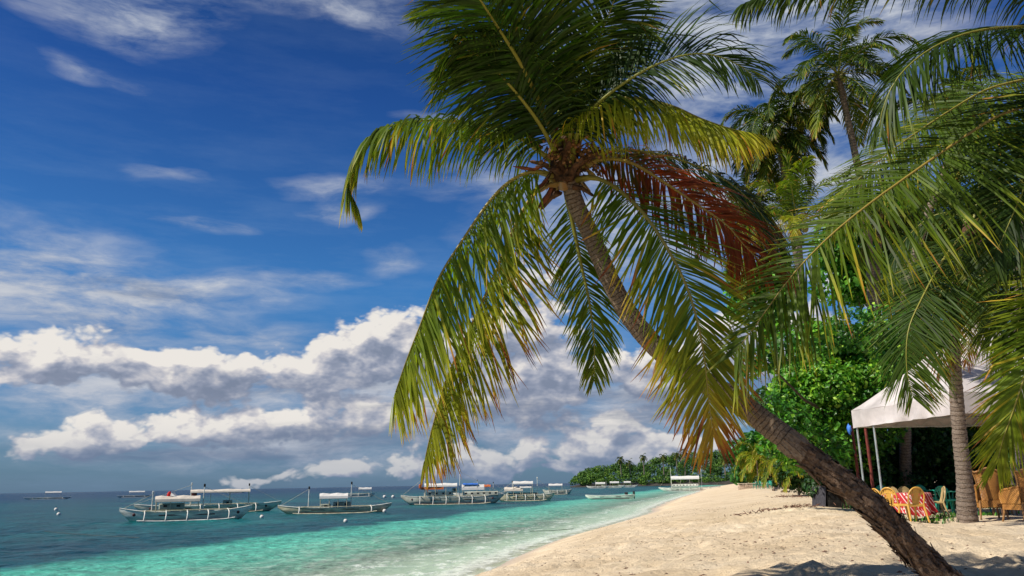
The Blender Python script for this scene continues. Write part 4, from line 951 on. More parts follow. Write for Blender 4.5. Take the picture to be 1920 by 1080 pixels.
def boat(x0, x1, yw, label, hullh=.75, yaw=0.0, canopies=(), masts=(), arms=4, hull=M_HULL, beam=None, box=(), arm_near=True, bowdir=1, name='outrigger_boat', floats=True, eye=False, flags=(), letters=False, sheer=.7, people=()):
    """x0,x1 hull ends and yw waterline in photo pixels; canopies (x0, x1, ytop, ybottom, material)"""
    xc = (x0 + x1) / 2; yy = yw; hullh = hullh * .84
    c = G(xc, yy, 0.0); dd = float((c - EYE).dot(fwd)); k = dd / F_PX
    Lh = (x1 - x0) * k / max(.5, math.cos(yaw)); 
    zp = lambda px, py: P(px, py, dd)[2]
    hd = -math.atan2(c[0], c[1])
    rt = empty(name, (c[0], c[1], 0), hd + yaw, label, 'boat', 'outrigger boats moored off the beach' if floats else None)
    B = beam or max(.7, Lh * .085)
    # hull: lofted, long and low, ends rising to points
    n = 25; t = np.linspace(-1, 1, n); prof_h = []
    rows = []
    for q in t:
        e = abs(q) ** 3; hw = B / 2 * (1 - abs(q) ** 2.6) ** .7 + .012
        top = hullh * (1 + .62 * sheer * abs(q) ** 3); keel = -.12 + (hullh * (1 + .62 * sheer) + .02) * max(0, (abs(q) - .80) / .20) ** 1.15 * .88
        keel = min(keel, top - .06); x = q * Lh / 2
        rows.append([(x, -hw, top), (x, -hw * .96, top * .6 + keel * .4), (x, -hw * .72, keel * .8 + top * .2), (x, 0, keel), (x, hw * .72, keel * .8 + top * .2), (x, hw * .96, top * .6 + keel * .4), (x, hw, top)])
    m = MB(); m.grid(np.array(rows), smooth=True)
    ho = m.build('hull', hull, rt)
    # deck set just under the gunwale
    m = MB(); m.grid(np.array([[(r_[0][0], r_[0][1] * .97, r_[0][2] - .05), (r_[0][0], -r_[0][1] * .97, r_[0][2] - .05)] for r_ in rows]), smooth=False); m.build('deck', M_GREYBOX, rt)
    m = MB()
    for sd in (0, 6): m.tube([np.array(r_[sd]) + (0, 0, .015) for r_ in rows], .035, n=5)
    m.build('gunwale', M_POST, rt)
    # dark antifouling below
    m = MB(); m.grid(np.array([[(r_[1][0], r_[k_][1] * 1.01 + (.004 if r_[k_][1] > 0 else -.004), min(r_[k_][2], .05)) for k_ in (1, 2, 3)] for r_ in rows[3:-3]])); m.grid(np.array([[(r_[1][0], r_[k_][1] * 1.01 + .004, min(r_[k_][2], .05)) for k_ in (3, 4, 5)] for r_ in rows[3:-3]])); m.build('keel_paint', M_EYE, ho)
    # openings along the side
    m = MB()
    for sd in (-1, 1):
        m.box((0, sd * (B / 2 * .93 + .012), hullh * .66), (Lh * .42, .03, hullh * .13))
    m.build('side_stripe', M_DARK if not letters else M_EYE, ho)
    if eye:
        for q in (-.78, .78):
            m = MB(); hw = B / 2 * (1 - abs(q) ** 2.6) ** .7; m.ball((q * Lh / 2, -hw - .01, hullh * .8), (.13, .03, .13), 8, 6); m.build('bow_eye', M_EYE, ho)
    # outriggers
    if floats:
        off = max(1.5, Lh * .20)
        for sd in (-1, 1):
            fl = Lh * .36; pts = [(-fl, sd * off, .10), (-fl * .6, sd * off, .03), (0, sd * off, .02), (fl * .7, sd * off, .04), (fl, sd * off, .16)]
            m = MB(); m.tube(resample(pts, 12)[0], .06, n=7); m.build('outrigger_float', M_BAMBOO if hull is M_HULL2 or hull is M_HULL4 else M_POST, rt)
        for q in np.linspace(-.62, .62, arms):
            x = q * Lh / 2
            pts = [(x, -off, .08), (x + .05, -off * .93, hullh * .85), (x, -off * .6, hullh * 1.18), (x, 0, hullh * 1.25), (x, off * .6, hullh * 1.18), (x + .05, off * .93, hullh * .85), (x, off, .08)]
            m = MB(); m.tube(resample(pts, 16)[0], .052, n=6); m.build('crossbeam', M_POST, rt)
        m = MB()
        for sd in (-1, 1): m.tube([(-Lh * .33, sd * off * .62, hullh * 1.22), (Lh * .33, sd * off * .62, hullh * 1.22)], .03, n=5)
        m.build('side_pole', M_BAMBOO, rt)
    xof = lambda px: (px - xc) * k / max(.5, math.cos(yaw))
    def zloc(px, py): return zp(xc, py + (px - xc) * 0.0183)
    for (a, b, yt, yb, mt) in canopies:
        xa, xb = xof(a), xof(b); zt, zb = zloc(a, yt), zloc(a, yb); cw = B * .5 + .28
        co = None; m = MB(); V = []
        nn = 9
        for x in np.linspace(xa, xb, nn):
            sag = .04 * math.sin((x - xa) / (xb - xa) * math.pi * 4)
            V.append([(x, -cw, zb), (x, -cw * .93, zb + (zt - zb) * .5), (x, -cw * .55, zt - .03 + sag), (x, 0, zt + .03 + sag), (x, cw * .55, zt - .03 + sag), (x, cw * .93, zb + (zt - zb) * .5), (x, cw, zb)])
        V = np.array(V); m.grid(V, smooth=False); m.grid(V * np.array([1, .97, 1]) - np.array([0, 0, .03]), smooth=False)
        cn = m.build('canopy', mt, rt)
        for x in np.linspace(xa + .1, xb - .1, 4 if b - a > 40 else 2):
            for sd in (-1, 1):
                m = MB(); m.tube([(x, sd * cw * .9, hullh * 1.0), (x, sd * cw * .93, zb + .05)], .03, n=5); m.build('canopy_post', M_BAMBOO, cn)
    for (px, yt) in masts:
        zt = zloc(px, yt); x = xof(px)
        m = MB(); m.tube([(x, 0, hullh * .8), (x + .02, 0, zt)], [.06, .04], n=6); mo = m.build('mast', M_POST, rt)
        m = MB(); m.box((x + .02, 0, zt - .08), (.16, .12, .26), bevel=.03); m.build('mast_head', M_DARK if px % 2 else M_POST, mo)
    for (a, b, yt, yb, mt) in box:
        xa, xb = xof(a), xof(b); zt, zb = zloc(a, yt), max(hullh * .5, zloc(a, yb))
        m = MB(); m.box(((xa + xb) / 2, 0, (zt + zb) / 2), (xb - xa, B * .8, zt - zb), bevel=.08); bo = m.build('cabin', mt, rt)
        m = MB(); nw = max(1, int((xb - xa) / .7))
        for j in range(nw):
            for sd in (-1, 1): m.box((xa + (j + .5) * (xb - xa) / nw, sd * (B * .4 + .004), (zt * .6 + zb * .4)), (.28, .02, (zt - zb) * .35))
        m.build('cabin_window', M_DARK, bo)
    # rigging lines from the mast heads
    if len(masts) >= 2:
        m = MB()
        zs = [(xof(px), zloc(px, yt)) for px, yt in masts]
        m.tube([(-Lh * .48, 0, hullh * 1.5), (zs[0][0], 0, zs[0][1] - .2)], .012, n=4); m.build('rigging', M_BAMBOO, rt); m = MB(); m.tube([(zs[-1][0], 0, zs[-1][1] - .2), (Lh * .48, 0, hullh * 1.5)], .012, n=4)
        m.build('rigging', M_BAMBOO, rt)
    return rt, dd, k

boat(50, 128, 936, 'small lone outrigger boat with pale canopy farthest from the others, near the horizon', hullh=.55, canopies=[(84, 111, 922, 926, M_CANOPYW)], arms=3, sheer=.9)
boat(222, 280, 932.5, 'distant outrigger boat with flat pale roof beyond the boat with the red bundle', hullh=.6, hull=M_HULL3, canopies=[(242, 269, 921, 924, M_CANOPYW)], arms=3)
boat(420, 458, 924.5, 'tiny far boat with pale awning seen behind the long roofed boat', hullh=.8, canopies=[(428, 451, 917, 919, M_CANOPYW)], arms=2)
boat(262, 522, 961, 'long boat with a high flat awning, behind the boat with the red bundle', hullh=.85, hull=M_HULL2, canopies=[(357, 463, 919, 924, M_CANOPY)], masts=[(358, 906), (461, 907)], arms=6, box=[(415, 432, 938, 950, M_GREYBOX)], eye=True)
boat(234, 466, 975, 'white hulled outrigger boat with a red bundle lying on its beige canopy', hullh=.78, canopies=[(293, 371, 931, 941, M_CANOPY)], masts=[(288, 922), (377, 908)], arms=5, eye=True, letters=True, sheer=1.0, box=[(300, 345, 944, 956, M_GREYBOX)])
boat(524, 733, 962, 'low cream boat with slanted canopy and two thin masts in mid bay', hullh=.6, hull=M_HULL4, canopies=[(599, 651, 926, 935, M_CANOPYW)], masts=[(579, 913), (657, 904)], arms=2, box=[(601, 620, 945, 954, M_GREYBOX), (624, 656, 941, 953, M_GREYBOX)], floats=True, letters=True, sheer=1.0)
boat(640, 703, 931.5, 'small canopied boat just behind the low cream one', hullh=.75, canopies=[(672, 696, 914.5, 918, M_CANOPYW)], arms=3)
boat(752, 945, 945, 'largest boat of the middle group, two canopies and a tall mast', hullh=1.0, hull=M_HULL2, canopies=[(796, 857, 907, 913, M_CANOPYW)], masts=[(796, 893), (862, 881)], arms=6, box=[(800, 850, 922, 931, M_HULL2), (848, 857, 915, 924, M_GREYBOX), (868, 935, 922, 930, M_HULL2)], eye=True)
boat(850, 950, 934, 'boat with blue topped canopy moored behind the largest boat', hullh=.9, canopies=[(866, 908, 909, 919, M_CANOPYW), (868, 896, 906.5, 909, M_BLUE), (908, 920, 909, 913, M_ORANGE)], masts=[(895, 900), (925, 904)], arms=4)
boat(930, 1040, 939, 'white boat with three stepped canopies just past the largest boat', hullh=.9, hull=M_HULL4, canopies=[(962, 1000, 903, 908, M_CANOPYW), (946, 981, 914, 921, M_CANOPY), (975, 997, 911, 915, M_CANOPYW)], masts=[(961, 902), (1008, 895)], arms=5, box=[(950, 1010, 924, 930, M_GREYBOX)])
boat(1018, 1072, 927, 'weathered boat with one white roof between the stepped canopy boat and the headland', hullh=.9, hull=M_HULL2, canopies=[(1029, 1055, 907.5, 911, M_CANOPYW)], arms=3)
boat(1100, 1142, 915.5, 'seaward one of three small boats moored close under the headland', hullh=.9, canopies=[(1117, 1135, 904.5, 908, M_CANOPYW)], masts=[(1117, 900)], arms=3)
boat(1128, 1172, 914.8, 'small boat in the middle of three moored close under the headland', hullh=.9, canopies=[(1144, 1161, 903, 906, M_CANOPYW)], arms=3, masts=[(1137, 901)])
boat(1160, 1196, 913.5, 'landward one of three small boats moored close under the headland', hullh=.9, canopies=[(1170, 1183, 902.5, 905.5, M_CANOPYW)], arms=3)
boat(1236, 1350, 920.5, 'white outrigger boat with two tall white poles in front of the headland', hullh=.8, canopies=[(1260, 1312, 893, 899, M_CANOPYW)], masts=[(1260, 877), (1316, 875)], arms=5, box=[(1262, 1310, 908, 913, M_HULL)])
boat(1340, 1385, 905.8, 'small roofed boat half hidden behind the beach near the sea wall', hullh=1.2, canopies=[(1347, 1362, 897, 900, M_CANOPYW)], arms=2)
# plain skiff with an outboard engine
sk, dd, k = boat(1098, 1191, 936, 'plain grey open skiff without a roof, outboard engine on its stern', hullh=.62, hull=M_HULL, floats=False, name='skiff', sheer=.35, beam=1.2, arms=0)
m = MB(); m.box((Lx := 44 * k, 0, .85), (.32, .3, .5), bevel=.08); m.box((Lx + .05, 0, .35), (.14, .12, .8), bevel=.03); m.build('outboard_engine', M_DARK, sk)
m = MB(); m.box((30 * k, 0, .78), (.5, .5, .35), bevel=.08); m.build('fuel_box', M_DARK, sk)
# red bundle and folded sheet on the beige canopy
c3 = G(350, 975, 0); d3 = float((c3 - EYE).dot(fwd))
m = MB(); q = P(317, 926, d3); rg = np.random.default_rng(3); m.ball(q - q, (.16, .2, .24), 10, 8, jit=.15, rng=rg); m.ball((.05, 0, .2), (.08, .1, .1), 8, 6)
o = m.build('red_bundle', M_RED); o.location = P(317, 928, d3); tag(o, 'red bundle lying on the beige boat canopy', 'bundle')
m = MB(); m.add([(-.15, -.25, 0), (.35, -.25, -.12), (.35, .25, -.12), (-.15, .25, 0), (-.1, -.2, .22), (.0, .2, .22)], [[0, 1, 2, 3], [0, 1, 4, 4], [4, 1, 2, 5], [2, 3, 5, 5], [0, 4, 5, 3]])
o = m.build('folded_sheet', M_CANOPYW); o.location = P(325, 929, d3); tag(o, 'white folded sheet beside the red bundle on the canopy', 'sheet')
# dark red cloth hanging under the high awning, blue one on the far bow
c4 = G(392, 961, 0); d4 = float((c4 - EYE).dot(fwd))
m = MB(); V = np.array([[(x, .05 * math.sin(x * 9), z) for x in np.linspace(-.3, .3, 7)] for z in (0, -.12, -.26, -.36)]); m.grid(V); V2 = V + np.array([0, .02, 0]); m.grid(V2)
o = m.build('hanging_cloth', M_EYE); o.location = P(364, 924, d4); tag(o, 'dark red cloth hanging under the high flat boat awning', 'cloth')
# orange awning sheet under the white roof of the large boat
c5 = G(848, 945, 0); d5 = float((c5 - EYE).dot(fwd))
m = MB(); V = np.array([[(x, .05 * math.sin(x * 3), z) for x in np.linspace(-2.0, 1.0, 9)] for z in (0, -.15, -.32)]); m.grid(V); m.grid(V + np.array([0, .02, 0])); m.box((-2.05, 0, .1), (.22, 1.2, .5), bevel=.05)
o = m.build('orange_awning', M_ORANGE); o.location = P(818, 913, d5) - np.array([0, .45, 0]); tag(o, 'orange sheet hung below the white canopy of the largest boat', 'awning')

# buoys and lines -------------------------------------------------------------
for (px, py, lab) in ((105, 957, 'farther white buoy of the close pair near the lone small boat'), (110, 966, 'nearer white buoy of the close pair near the lone small boat'), (721, 933, 'small white buoy between the low cream boat and the largest boat'), (737, 933, 'small white buoy beside the bow of the largest boat'), (721, 960, 'white buoy touching the bow of the low cream boat'), (648, 979, 'white float in open water below the low cream boat'), (491, 971, 'pale float beside the stern of the long high awning boat')):
    q = G(px, py, 0.0); m = MB(); r = .11 * float((q - EYE).dot(fwd)) / 60 + .05
    m.ball((0, 0, r * .5), (r, r, r), 12, 8); b_ = m.build('buoy', M_CANOPYW); m2 = MB(); m2.tube([(0, 0, r * 1.4), (0, 0, r * 1.75)], r * .25, n=6); m2.build('eyelet', M_DARK, b_)
    b_.location = q; tag(b_, lab, 'buoy', 'mooring buoys')
def rope(pts, r, name, label, mt, zoff=.02):
    q = [G(a, b, zz) for a, b, zz in pts]; m = MB(); m.tube(resample(q, 30)[0] + np.array([0, 0, zoff]), r, n=5); o = m.build(name, mt, None); tag(o, label, 'rope'); return o
M_ROPE = simple('wet_rope', (.06, .07, .06), .8, .3, 8)
rope([(83, 997, .03), (130, 1001, .04), (190, 1005, .04), (262, 1009, .03)], .014, 'mooring_line', 'dark mooring line stretched over the dark deep water', M_ROPE)
rope([(993, 999, .05), (1035, 998, .08), (1075, 994.5, .06)], .013, 'mooring_line', 'dark mooring line lying across the turquoise shallows', M_ROPE, .08)

# ------------------------------------------------------------------ tent
M_TENT = simple('tent_cloth', (.54, .49, .475), .75, .14, 1.2, .35, bscale=4)
M_STEEL = simple('galvanised_pipe', (.50, .53, .52), .35, .12, 8, metal=.6)
M_MAROON = simple('maroon_post_paint', (.16, .03, .022), .6, .25, 6)
A = P(1600, 803, 25.7); A[2] = 0
gz = 1.33; EH = 3.78
dg = norm(np.array([.77, -.63, 0])); e1 = norm(np.array([.10, -.99, 0])); e2 = norm(np.array([.99, .10, 0])); TS = 5.4
Az = np.array([A[0], A[1], 0.0]); K = [Az, Az + e1 * TS, Az + e1 * TS + e2 * TS, Az + e2 * TS]; ctr = sum(K) / 4
EH = P(1600, 803, 25.7)[2]; apex_z = EH + 3.0
tent = empty('tent', (ctr[0], ctr[1], gz), 0, 'white peaked canopy tent on metal poles among the trees', 'tent')
org = np.array([ctr[0], ctr[1], gz])
VH = .56
# roof: four curved cloth faces
m = MB(); NN = 13
for i in range(4):
    a, b_ = K[i], K[(i + 1) % 4]
    rows = []
    for v in np.linspace(0, 1, NN):
        row = []
        for u in np.linspace(0, 1, NN):
            e = a + (b_ - a) * u; p = e + (ctr - e) * v * .985
            z = EH + VH + (apex_z - EH - VH) * (v ** 1.12) - .05 * math.sin(u * math.pi) * (1 - v) + .012 * math.sin(u * 26 + v * 7) * (1 - v)
            row.append((p[0], p[1], z))
        rows.append(row)
    m.grid(np.array(rows), smooth=True)
roof = m.build('roof', M_TENT, tent, origin=org)
m = MB()
for i in range(4):
    a, b_ = K[i], K[(i + 1) % 4]; nrm_ = norm(np.cross(b_ - a, (0, 0, 1))) 
    if nrm_.dot((a + b_) / 2 - ctr) < 0: nrm_ = -nrm_
    rows = []
    for q, z in enumerate((EH + VH - .004, EH + VH * .6, EH + VH * .3, EH)):
        row = []
        for u in np.linspace(0, 1, 40):
            wv = .06 * math.sin(u * 26 + i * 2 + q * 1.6 + 2 * math.sin(u * 9)) * math.sin(u * math.pi) * (q / 3) + .02 * math.sin(u * 71) * (q / 3) * math.sin(u * math.pi)
            p = a + (b_ - a) * u + nrm_ * (wv + .003); row.append((p[0], p[1], z - .05 * math.sin(u * math.pi) * (1 - q / 3) + .012 * abs(math.sin(u * 22)) * (q == 3)))
        rows.append(row)
    m.grid(np.array(rows), smooth=True)
m.build('valance', M_TENT, tent, origin=org)
m = MB()
for i in range(4):
    e = K[i]; m.tube([(*(e + (ctr - e) * v * .985)[:2], EH + VH + (apex_z - EH - VH) * (v ** 1.12) + .012) for v in np.linspace(0, 1, 14)], .018, n=5)
m.build('hip_seam', M_TENT, roof, origin=(0, 0, 0))
# truss frame just inside the valance
for i in range(4):
    a = K[i] + (ctr - K[i]) * .03; b_ = K[(i + 1) % 4] + (ctr - K[(i + 1) % 4]) * .03; m = MB()
    for z in (EH + .03, EH + .30): m.tube([(*a[:2], z), (*b_[:2], z)], .022, n=6)
    ns = 12
    for j in range(ns):
        p = a + (b_ - a) * j / ns; q = a + (b_ - a) * (j + 1) / ns
        z0, z1 = (EH + .03, EH + .30) if j % 2 else (EH + .30, EH + .03); m.tube([(*p[:2], z0), (*q[:2], z1)], .013, n=5)
    m.build('truss', M_STEEL, tent, origin=org)
for i in range(4):
    a = K[i] + (ctr - K[i]) * .03; g0 = zl(a[0], a[1])
    m = MB(); m.tube([(*a[:2], g0), (*a[:2], EH + VH * .8)], .032, n=10); m.box((a[0], a[1], g0 + .01), (.18, .18, .02)); po = m.build('pole', M_STEEL, tent, origin=org)
    nb = K[(i + 1) % 4]; dv = norm(nb - a) * .9; m = MB(); m.tube([(*a[:2], EH - .35), (a[0] + dv[0] * .75, a[1] + dv[1] * .75, EH - .35), (a[0] + dv[0], a[1] + dv[1], EH + .0)], .018, n=6); m.build('brace', M_STEEL, po, origin=(0, 0, 0))
# second pole on the left side
a = K[0] + e1 * 1.0 + (ctr - K[0]) * .03; m = MB(); m.tube([(*a[:2], zl(a[0], a[1])), (*a[:2], EH + .3)], .032, n=10); m.build('pole', M_STEEL, tent, origin=org)
m = MB(); rg = np.random.default_rng(31); m.ball((K[0][0] - .02, K[0][1], EH - .03), (.06, .10, .15), 9, 8, jit=.35, rng=rg); bt = m.build('blue_tarpaulin', M_BLUE); bt.location = (-.12, 0, 0); tag(bt, 'scrap of blue tarpaulin tied at the seaward corner of the tent', 'tarpaulin')
for (px, dd, lab) in ((1597, 26.6, 'maroon post outside the tent corner pole under the blue tarpaulin'), (1622, 26.2, 'maroon post between the two silver tent poles')):
    q = P(px, 800, dd); m = MB(); z0 = zl(q[0], q[1]); m.tube([(0, 0, 0), (0.02, 0, (q[2] - z0) * .5), (0, 0, q[2] - z0)], [.055, .05, .045], n=9); m.box((0, 0, q[2] - z0), (.14, .14, .05), bevel=.01)
    o = m.build('maroon_post', M_MAROON); o.location = (q[0], q[1], z0); tag(o, lab, 'post')

# ------------------------------------------------------------------ chairs and tables
def plastic(name, col): return simple(name, col, .35, .08, 5, spec=.5)
M_YCH = plastic('yellow_plastic', (.62, .34, .06)); M_GCH = plastic('green_plastic', (.015, .30, .20)); M_TAN = plastic('tan_plastic', (.50, .36, .16)); M_WCH = plastic('white_plastic', (.62, .66, .60))
def plastic_chair(mt, name='plastic_chair', arms=False):
    rt = empty(name, (0, 0, 0)); tag(rt, cat='chair')
    # faces +Y; back at -Y
    m = MB(); V = []
    for y in np.linspace(-.20, .22, 7):
        hw = .20 + .03 * (y + .2) / .42; V.append([(x * hw, y, .43 + .018 * (abs(x) ** 3) - .015 * math.cos(y * 5)) for x in np.linspace(-1, 1, 9)])
    V = np.array(V); m.grid(V); m.grid(V - np.array([0, 0, .02]))
    for sgn in (-1, 1): m.box((sgn * .212, .01, .415), (.02, .42, .05), bevel=.006)
    m.box((0, .222, .405), (.44, .02, .06), bevel=.006); m.box((0, -.205, .405), (.40, .02, .06), bevel=.006)
    m.build('seat', mt, rt)
    # back: rounded hoop with a fan of slats
    m = MB(); hoop = []
    for a in np.linspace(-10, 190, 23):
        ra = R(a); hoop.append((.205 * math.cos(ra), -.21 - .10 * max(0, .0 + (.62 + .22 * math.sin(ra) - .43) / .42), .60 + .24 * math.sin(ra)))
    hoop = [(.20, -.20, .43)] + hoop + [(-.20, -.20, .43)]
    m.tube(resample(hoop, 34)[0], .019, n=7)
    for q in (-.62, -.33, 0, .33, .62):
        wv = .050 if q == 0 else .017
        zt = .60 + .235 * math.cos(q * 1.35); xt = q * .215
        V = np.array([[(q * .10 - wv, -.20, .43), (q * .10 + wv, -.20, .43)], [(q * .15 - wv, -.235, .58), (q * .15 + wv, -.235, .58)], [(xt - wv * .9, -.295, zt), (xt + wv * .9, -.295, zt)]])
        m.grid(V); m.grid(V + np.array([0, .012, 0]))
    V = np.array([[(x, -.272 - .01 * abs(z - .75), z - abs(x) * .35) for x in np.linspace(-.17, .17, 7)] for z in (.72, .78, .835)]); m.grid(V); m.grid(V + np.array([0, .012, 0]))
    m.build('backrest', mt, rt)
    for sx in (-1, 1):
        for sy in (-1, 1):
            m = MB(); y0 = .20 if sy > 0 else -.19; y1 = .25 if sy > 0 else -.29
            m.tube([(sx * .20, y0, .42), (sx * .215, (y0 + y1) / 2, .22), (sx * .235, y1, 0)], [.032, .026, .020], n=6); m.build('leg', mt, rt)
    if arms:
        for sx in (-1, 1):
            m = MB(); m.tube(resample([(sx * .20, -.25, .66), (sx * .25, -.05, .67), (sx * .25, .16, .65), (sx * .225, .22, .43)], 12)[0], .02, n=6); m.build('armrest', mt, rt)
    return rt
protos = {'y': plastic_chair(M_YCH), 'g': plastic_chair(M_GCH, 'armchair_plastic' if False else 'plastic_chair', True), 't': plastic_chair(M_TAN), 'w': plastic_chair(M_WCH, 'plastic_chair', True)}
used = set()
def place(kind, px, py, rz, label, group, z=None, s=1.0, tilt=0.0, zadd=0.0):
    o = protos[kind]
    if kind in used: o = copy_tree(protos[kind])
    used.add(kind)
    q = G(px, py, 1.33)
    q[2] = zl(q[0], q[1]) + zadd; o.location = q; o.rotation_euler = (tilt, 0, rz); o.scale = (s, s, s); tag(o, label, 'chair', group); return o
GY_ = 'yellow plastic chairs around the red table'; GG = 'green plastic chairs under the trees'
place('y', 1713, 977, R(5), 'yellow plastic chair with its back turned, directly in front of the red cloth', GY_)
place('y', 1680, 975, R(-48), 'yellow plastic chair turned sideways next to the front one', GY_)
place('y', 1662, 968, R(-75), 'yellow plastic chair at the red table nearest the leaning trunk', GY_)
place('t', 1755, 966, R(75), 'tan plastic chair seen side on, between the red table and the palm trunk', GY_)
place('t', 1681, 960, R(170), 'tan plastic chair facing forward behind the red table, nearer the tent pole', GY_)
place('t', 1709, 959, R(185), 'tan plastic chair facing forward directly behind the front yellow chair', GY_)
place('g', 1797, 959, R(40), 'green plastic armchair beside the short palm trunk', GG)
place('g', 1773, 958, R(-35), 'green plastic armchair next to the one touching the palm trunk', GG)
place('g', 1655, 957, R(150), 'green plastic armchair behind the silver tent poles', GG)
place('g', 1738, 956, R(180), 'green plastic armchair behind the red table beside the tan side-on chair', GG)
place('g', 1640, 962, R(-100), 'green plastic armchair partly hidden by the leaning trunk', GG)
place('g', 1845, 958, R(-20), 'green plastic armchair between the short palm and the wicker chairs', GG)
place('w', 1600, 951, R(-30), 'white plastic armchair behind the leaning trunk near the maroon posts', None)
place('w', 1582, 950, R(30), 'white plastic armchair farther from the maroon posts, behind the leaning trunk', None)
for i, (px, py, rz) in enumerate(((1417, 906.5, 20), (1426, 907, -40), (1435, 907.5, 60), (1442, 907, 150), (1480, 906, 10))):
    q = G(px, py, 1.33); 
    d_ = min(85., float((q - EYE).dot(fwd))); q = P(px, 900, d_)
    o = copy_tree(protos['g']); o.location = (q[0], q[1], zl(q[0], q[1])); o.rotation_euler = (0, 0, R(rz)); o.scale = (1, 1, 1)
    tag(o, ['far green chair nearest the sea wall', 'second far green chair from the sea wall', 'third far green chair from the sea wall', 'fourth far green chair from the sea wall', 'lone far green chair under the small palms'][i], 'chair', 'far green plastic chairs by the sea wall')
# red table
def red_cloth():
    m, g, out = mat('red_patterned_cloth'); tcx = g.n('ShaderNodeTexCoord'); ob = tcx.outputs['Object']
    x, y, z = g.sep(ob)
    an = g.m('ARCTAN2', y, x); u = g.m('MULTIPLY', an, 3.2)
    dgl = g.m('FRACT', g.m('ADD', g.m('MULTIPLY', u, .55), g.m('MULTIPLY', z, 1.7)))
    line = g.mr(g.m('ABSOLUTE', g.m('SUBTRACT', dgl, .5)), .045, .075, 1, 0)
    line2 = g.mr(g.m('ABSOLUTE', g.m('SUBTRACT', dgl, .22)), .02, .035, 1, 0)
    vo = g.n('ShaderNodeTexVoronoi', feature='DISTANCE_TO_EDGE'); g.put(vo.inputs['Vector'], g.comb(u, g.m('MULTIPLY', z, 3.0), 0)); vo.inputs['Scale'].default_value = 2.3
    fl = g.m('MULTIPLY', g.mr(vo.outputs['Distance'], .03, .06, 1, 0), g.mr(g.m('ABSOLUTE', g.m('SUBTRACT', dgl, .78)), .10, .14, 1, 0))
    f = g.m('MAXIMUM', g.m('MAXIMUM', line2, fl), g.m('MULTIPLY', line, g.mr(g.noise(ob, 14, 3), .42, .5)))
    c = g.mix(f, (.42, .008, .010), (.74, .62, .55)); p = g.n('ShaderNodeBsdfPrincipled'); g.put(p.inputs['Base Color'], c); p.inputs['Roughness'].default_value = .75
    g.t.links.new(p.outputs[0], out.inputs[0]); return m
tq = G(1705, 968, 1.33); tz = zl(tq[0], tq[1])
M_TBL = simple('table_plastic', (.30, .30, .26), .5, .1, 4)
def table(loc, r, mt, label, name='round_table'):
    rt = empty(name, loc, 0, label, 'table'); m = MB()
    a = np.linspace(0, 2 * np.pi, 28, endpoint=False)
    rows = [[(rr * math.cos(q), rr * math.sin(q), z) for q in a] for rr, z in ((.001, .72), (r - .01, .72), (r, .705), (r, .69), (r - .02, .68), (.001, .68))]
    m.grid(np.array(rows), closeu=True, smooth=False); m.build('tabletop', mt, rt)
    for k_ in range(4):
        q = R(45 + 90 * k_); m = MB(); m.tube([(r * .6 * math.cos(q), r * .6 * math.sin(q), .68), (r * .72 * math.cos(q), r * .72 * math.sin(q), 0)], [.03, .022], n=7); m.build('leg', mt, rt)
    return rt
table((tq[0], tq[1], tz), .60, M_TBL, 'round table hidden under the red patterned cloth')
m = MB(); rows = []; a = np.linspace(0, 2 * np.pi, 73)[:-1]
for rr, z in ((.001, .735), (.4, .735), (.60, .734), (.625, .715), (.64, .6), (.66, .45), (.68, .3), (.70, .12)):
    row = []
    for q in a:
        f = max(0, (.72 - z) / .6); r_ = rr * (1 + .10 * f * math.sin(q * 9 + 1) + .05 * f * math.sin(q * 14)); hem = .10 * f * (.5 - .5 * math.cos(q * 4)) if z < .2 else 0
        row.append((r_ * math.cos(q), r_ * math.sin(q), z + hem))
    rows.append(row)
m.grid(np.array(rows), closeu=True); cl = m.build('tablecloth', red_cloth()); cl.location = (tq[0], tq[1], tz); tag(cl, 'red cloth with white flower and stripe pattern draped over the table', 'tablecloth')
q = G(1672, 955, 1.33) + np.array([0, 1.4, 0]); table((q[0], q[1], zl(q[0], q[1])), .5, M_GCH, 'green plastic table behind the red one under the tent')

# wicker chairs
M_WICK = None
def wicker_mat():
    m, g, out = mat('wicker_weave'); tcx = g.n('ShaderNodeTexCoord'); x, y, z = g.sep(tcx.outputs['Object'])
    a = g.m('SINE', g.m('MULTIPLY', z, 190)); b = g.m('SINE', g.m('MULTIPLY', g.m('ADD', x, y), 130)); h = g.m('MULTIPLY', a, b)
    nz = g.noise(tcx.outputs['Object'], 6, 5, .6)
    c = g.ramp(nz, [(.3, (.28, .11, .02)), (.7, (.52, .24, .045))]); c = g.mix(g.mr(h, -.2, -.9, 0, .6), c, (.10, .04, .012))
    p = g.n('ShaderNodeBsdfPrincipled'); g.put(p.inputs['Base Color'], c); p.inputs['Roughness'].default_value = .5
    bp = g.n('ShaderNodeBump'); bp.inputs['Strength'].default_value = .6; bp.inputs['Distance'].default_value = .01; g.put(bp.inputs['Height'], h); g.put(p.inputs['Normal'], bp.outputs[0])
    g.t.links.new(p.outputs[0], out.inputs[0]); return m
M_WICK = wicker_mat(); M_CANE = simple('cane', (.30, .15, .05), .5, .25, 10)
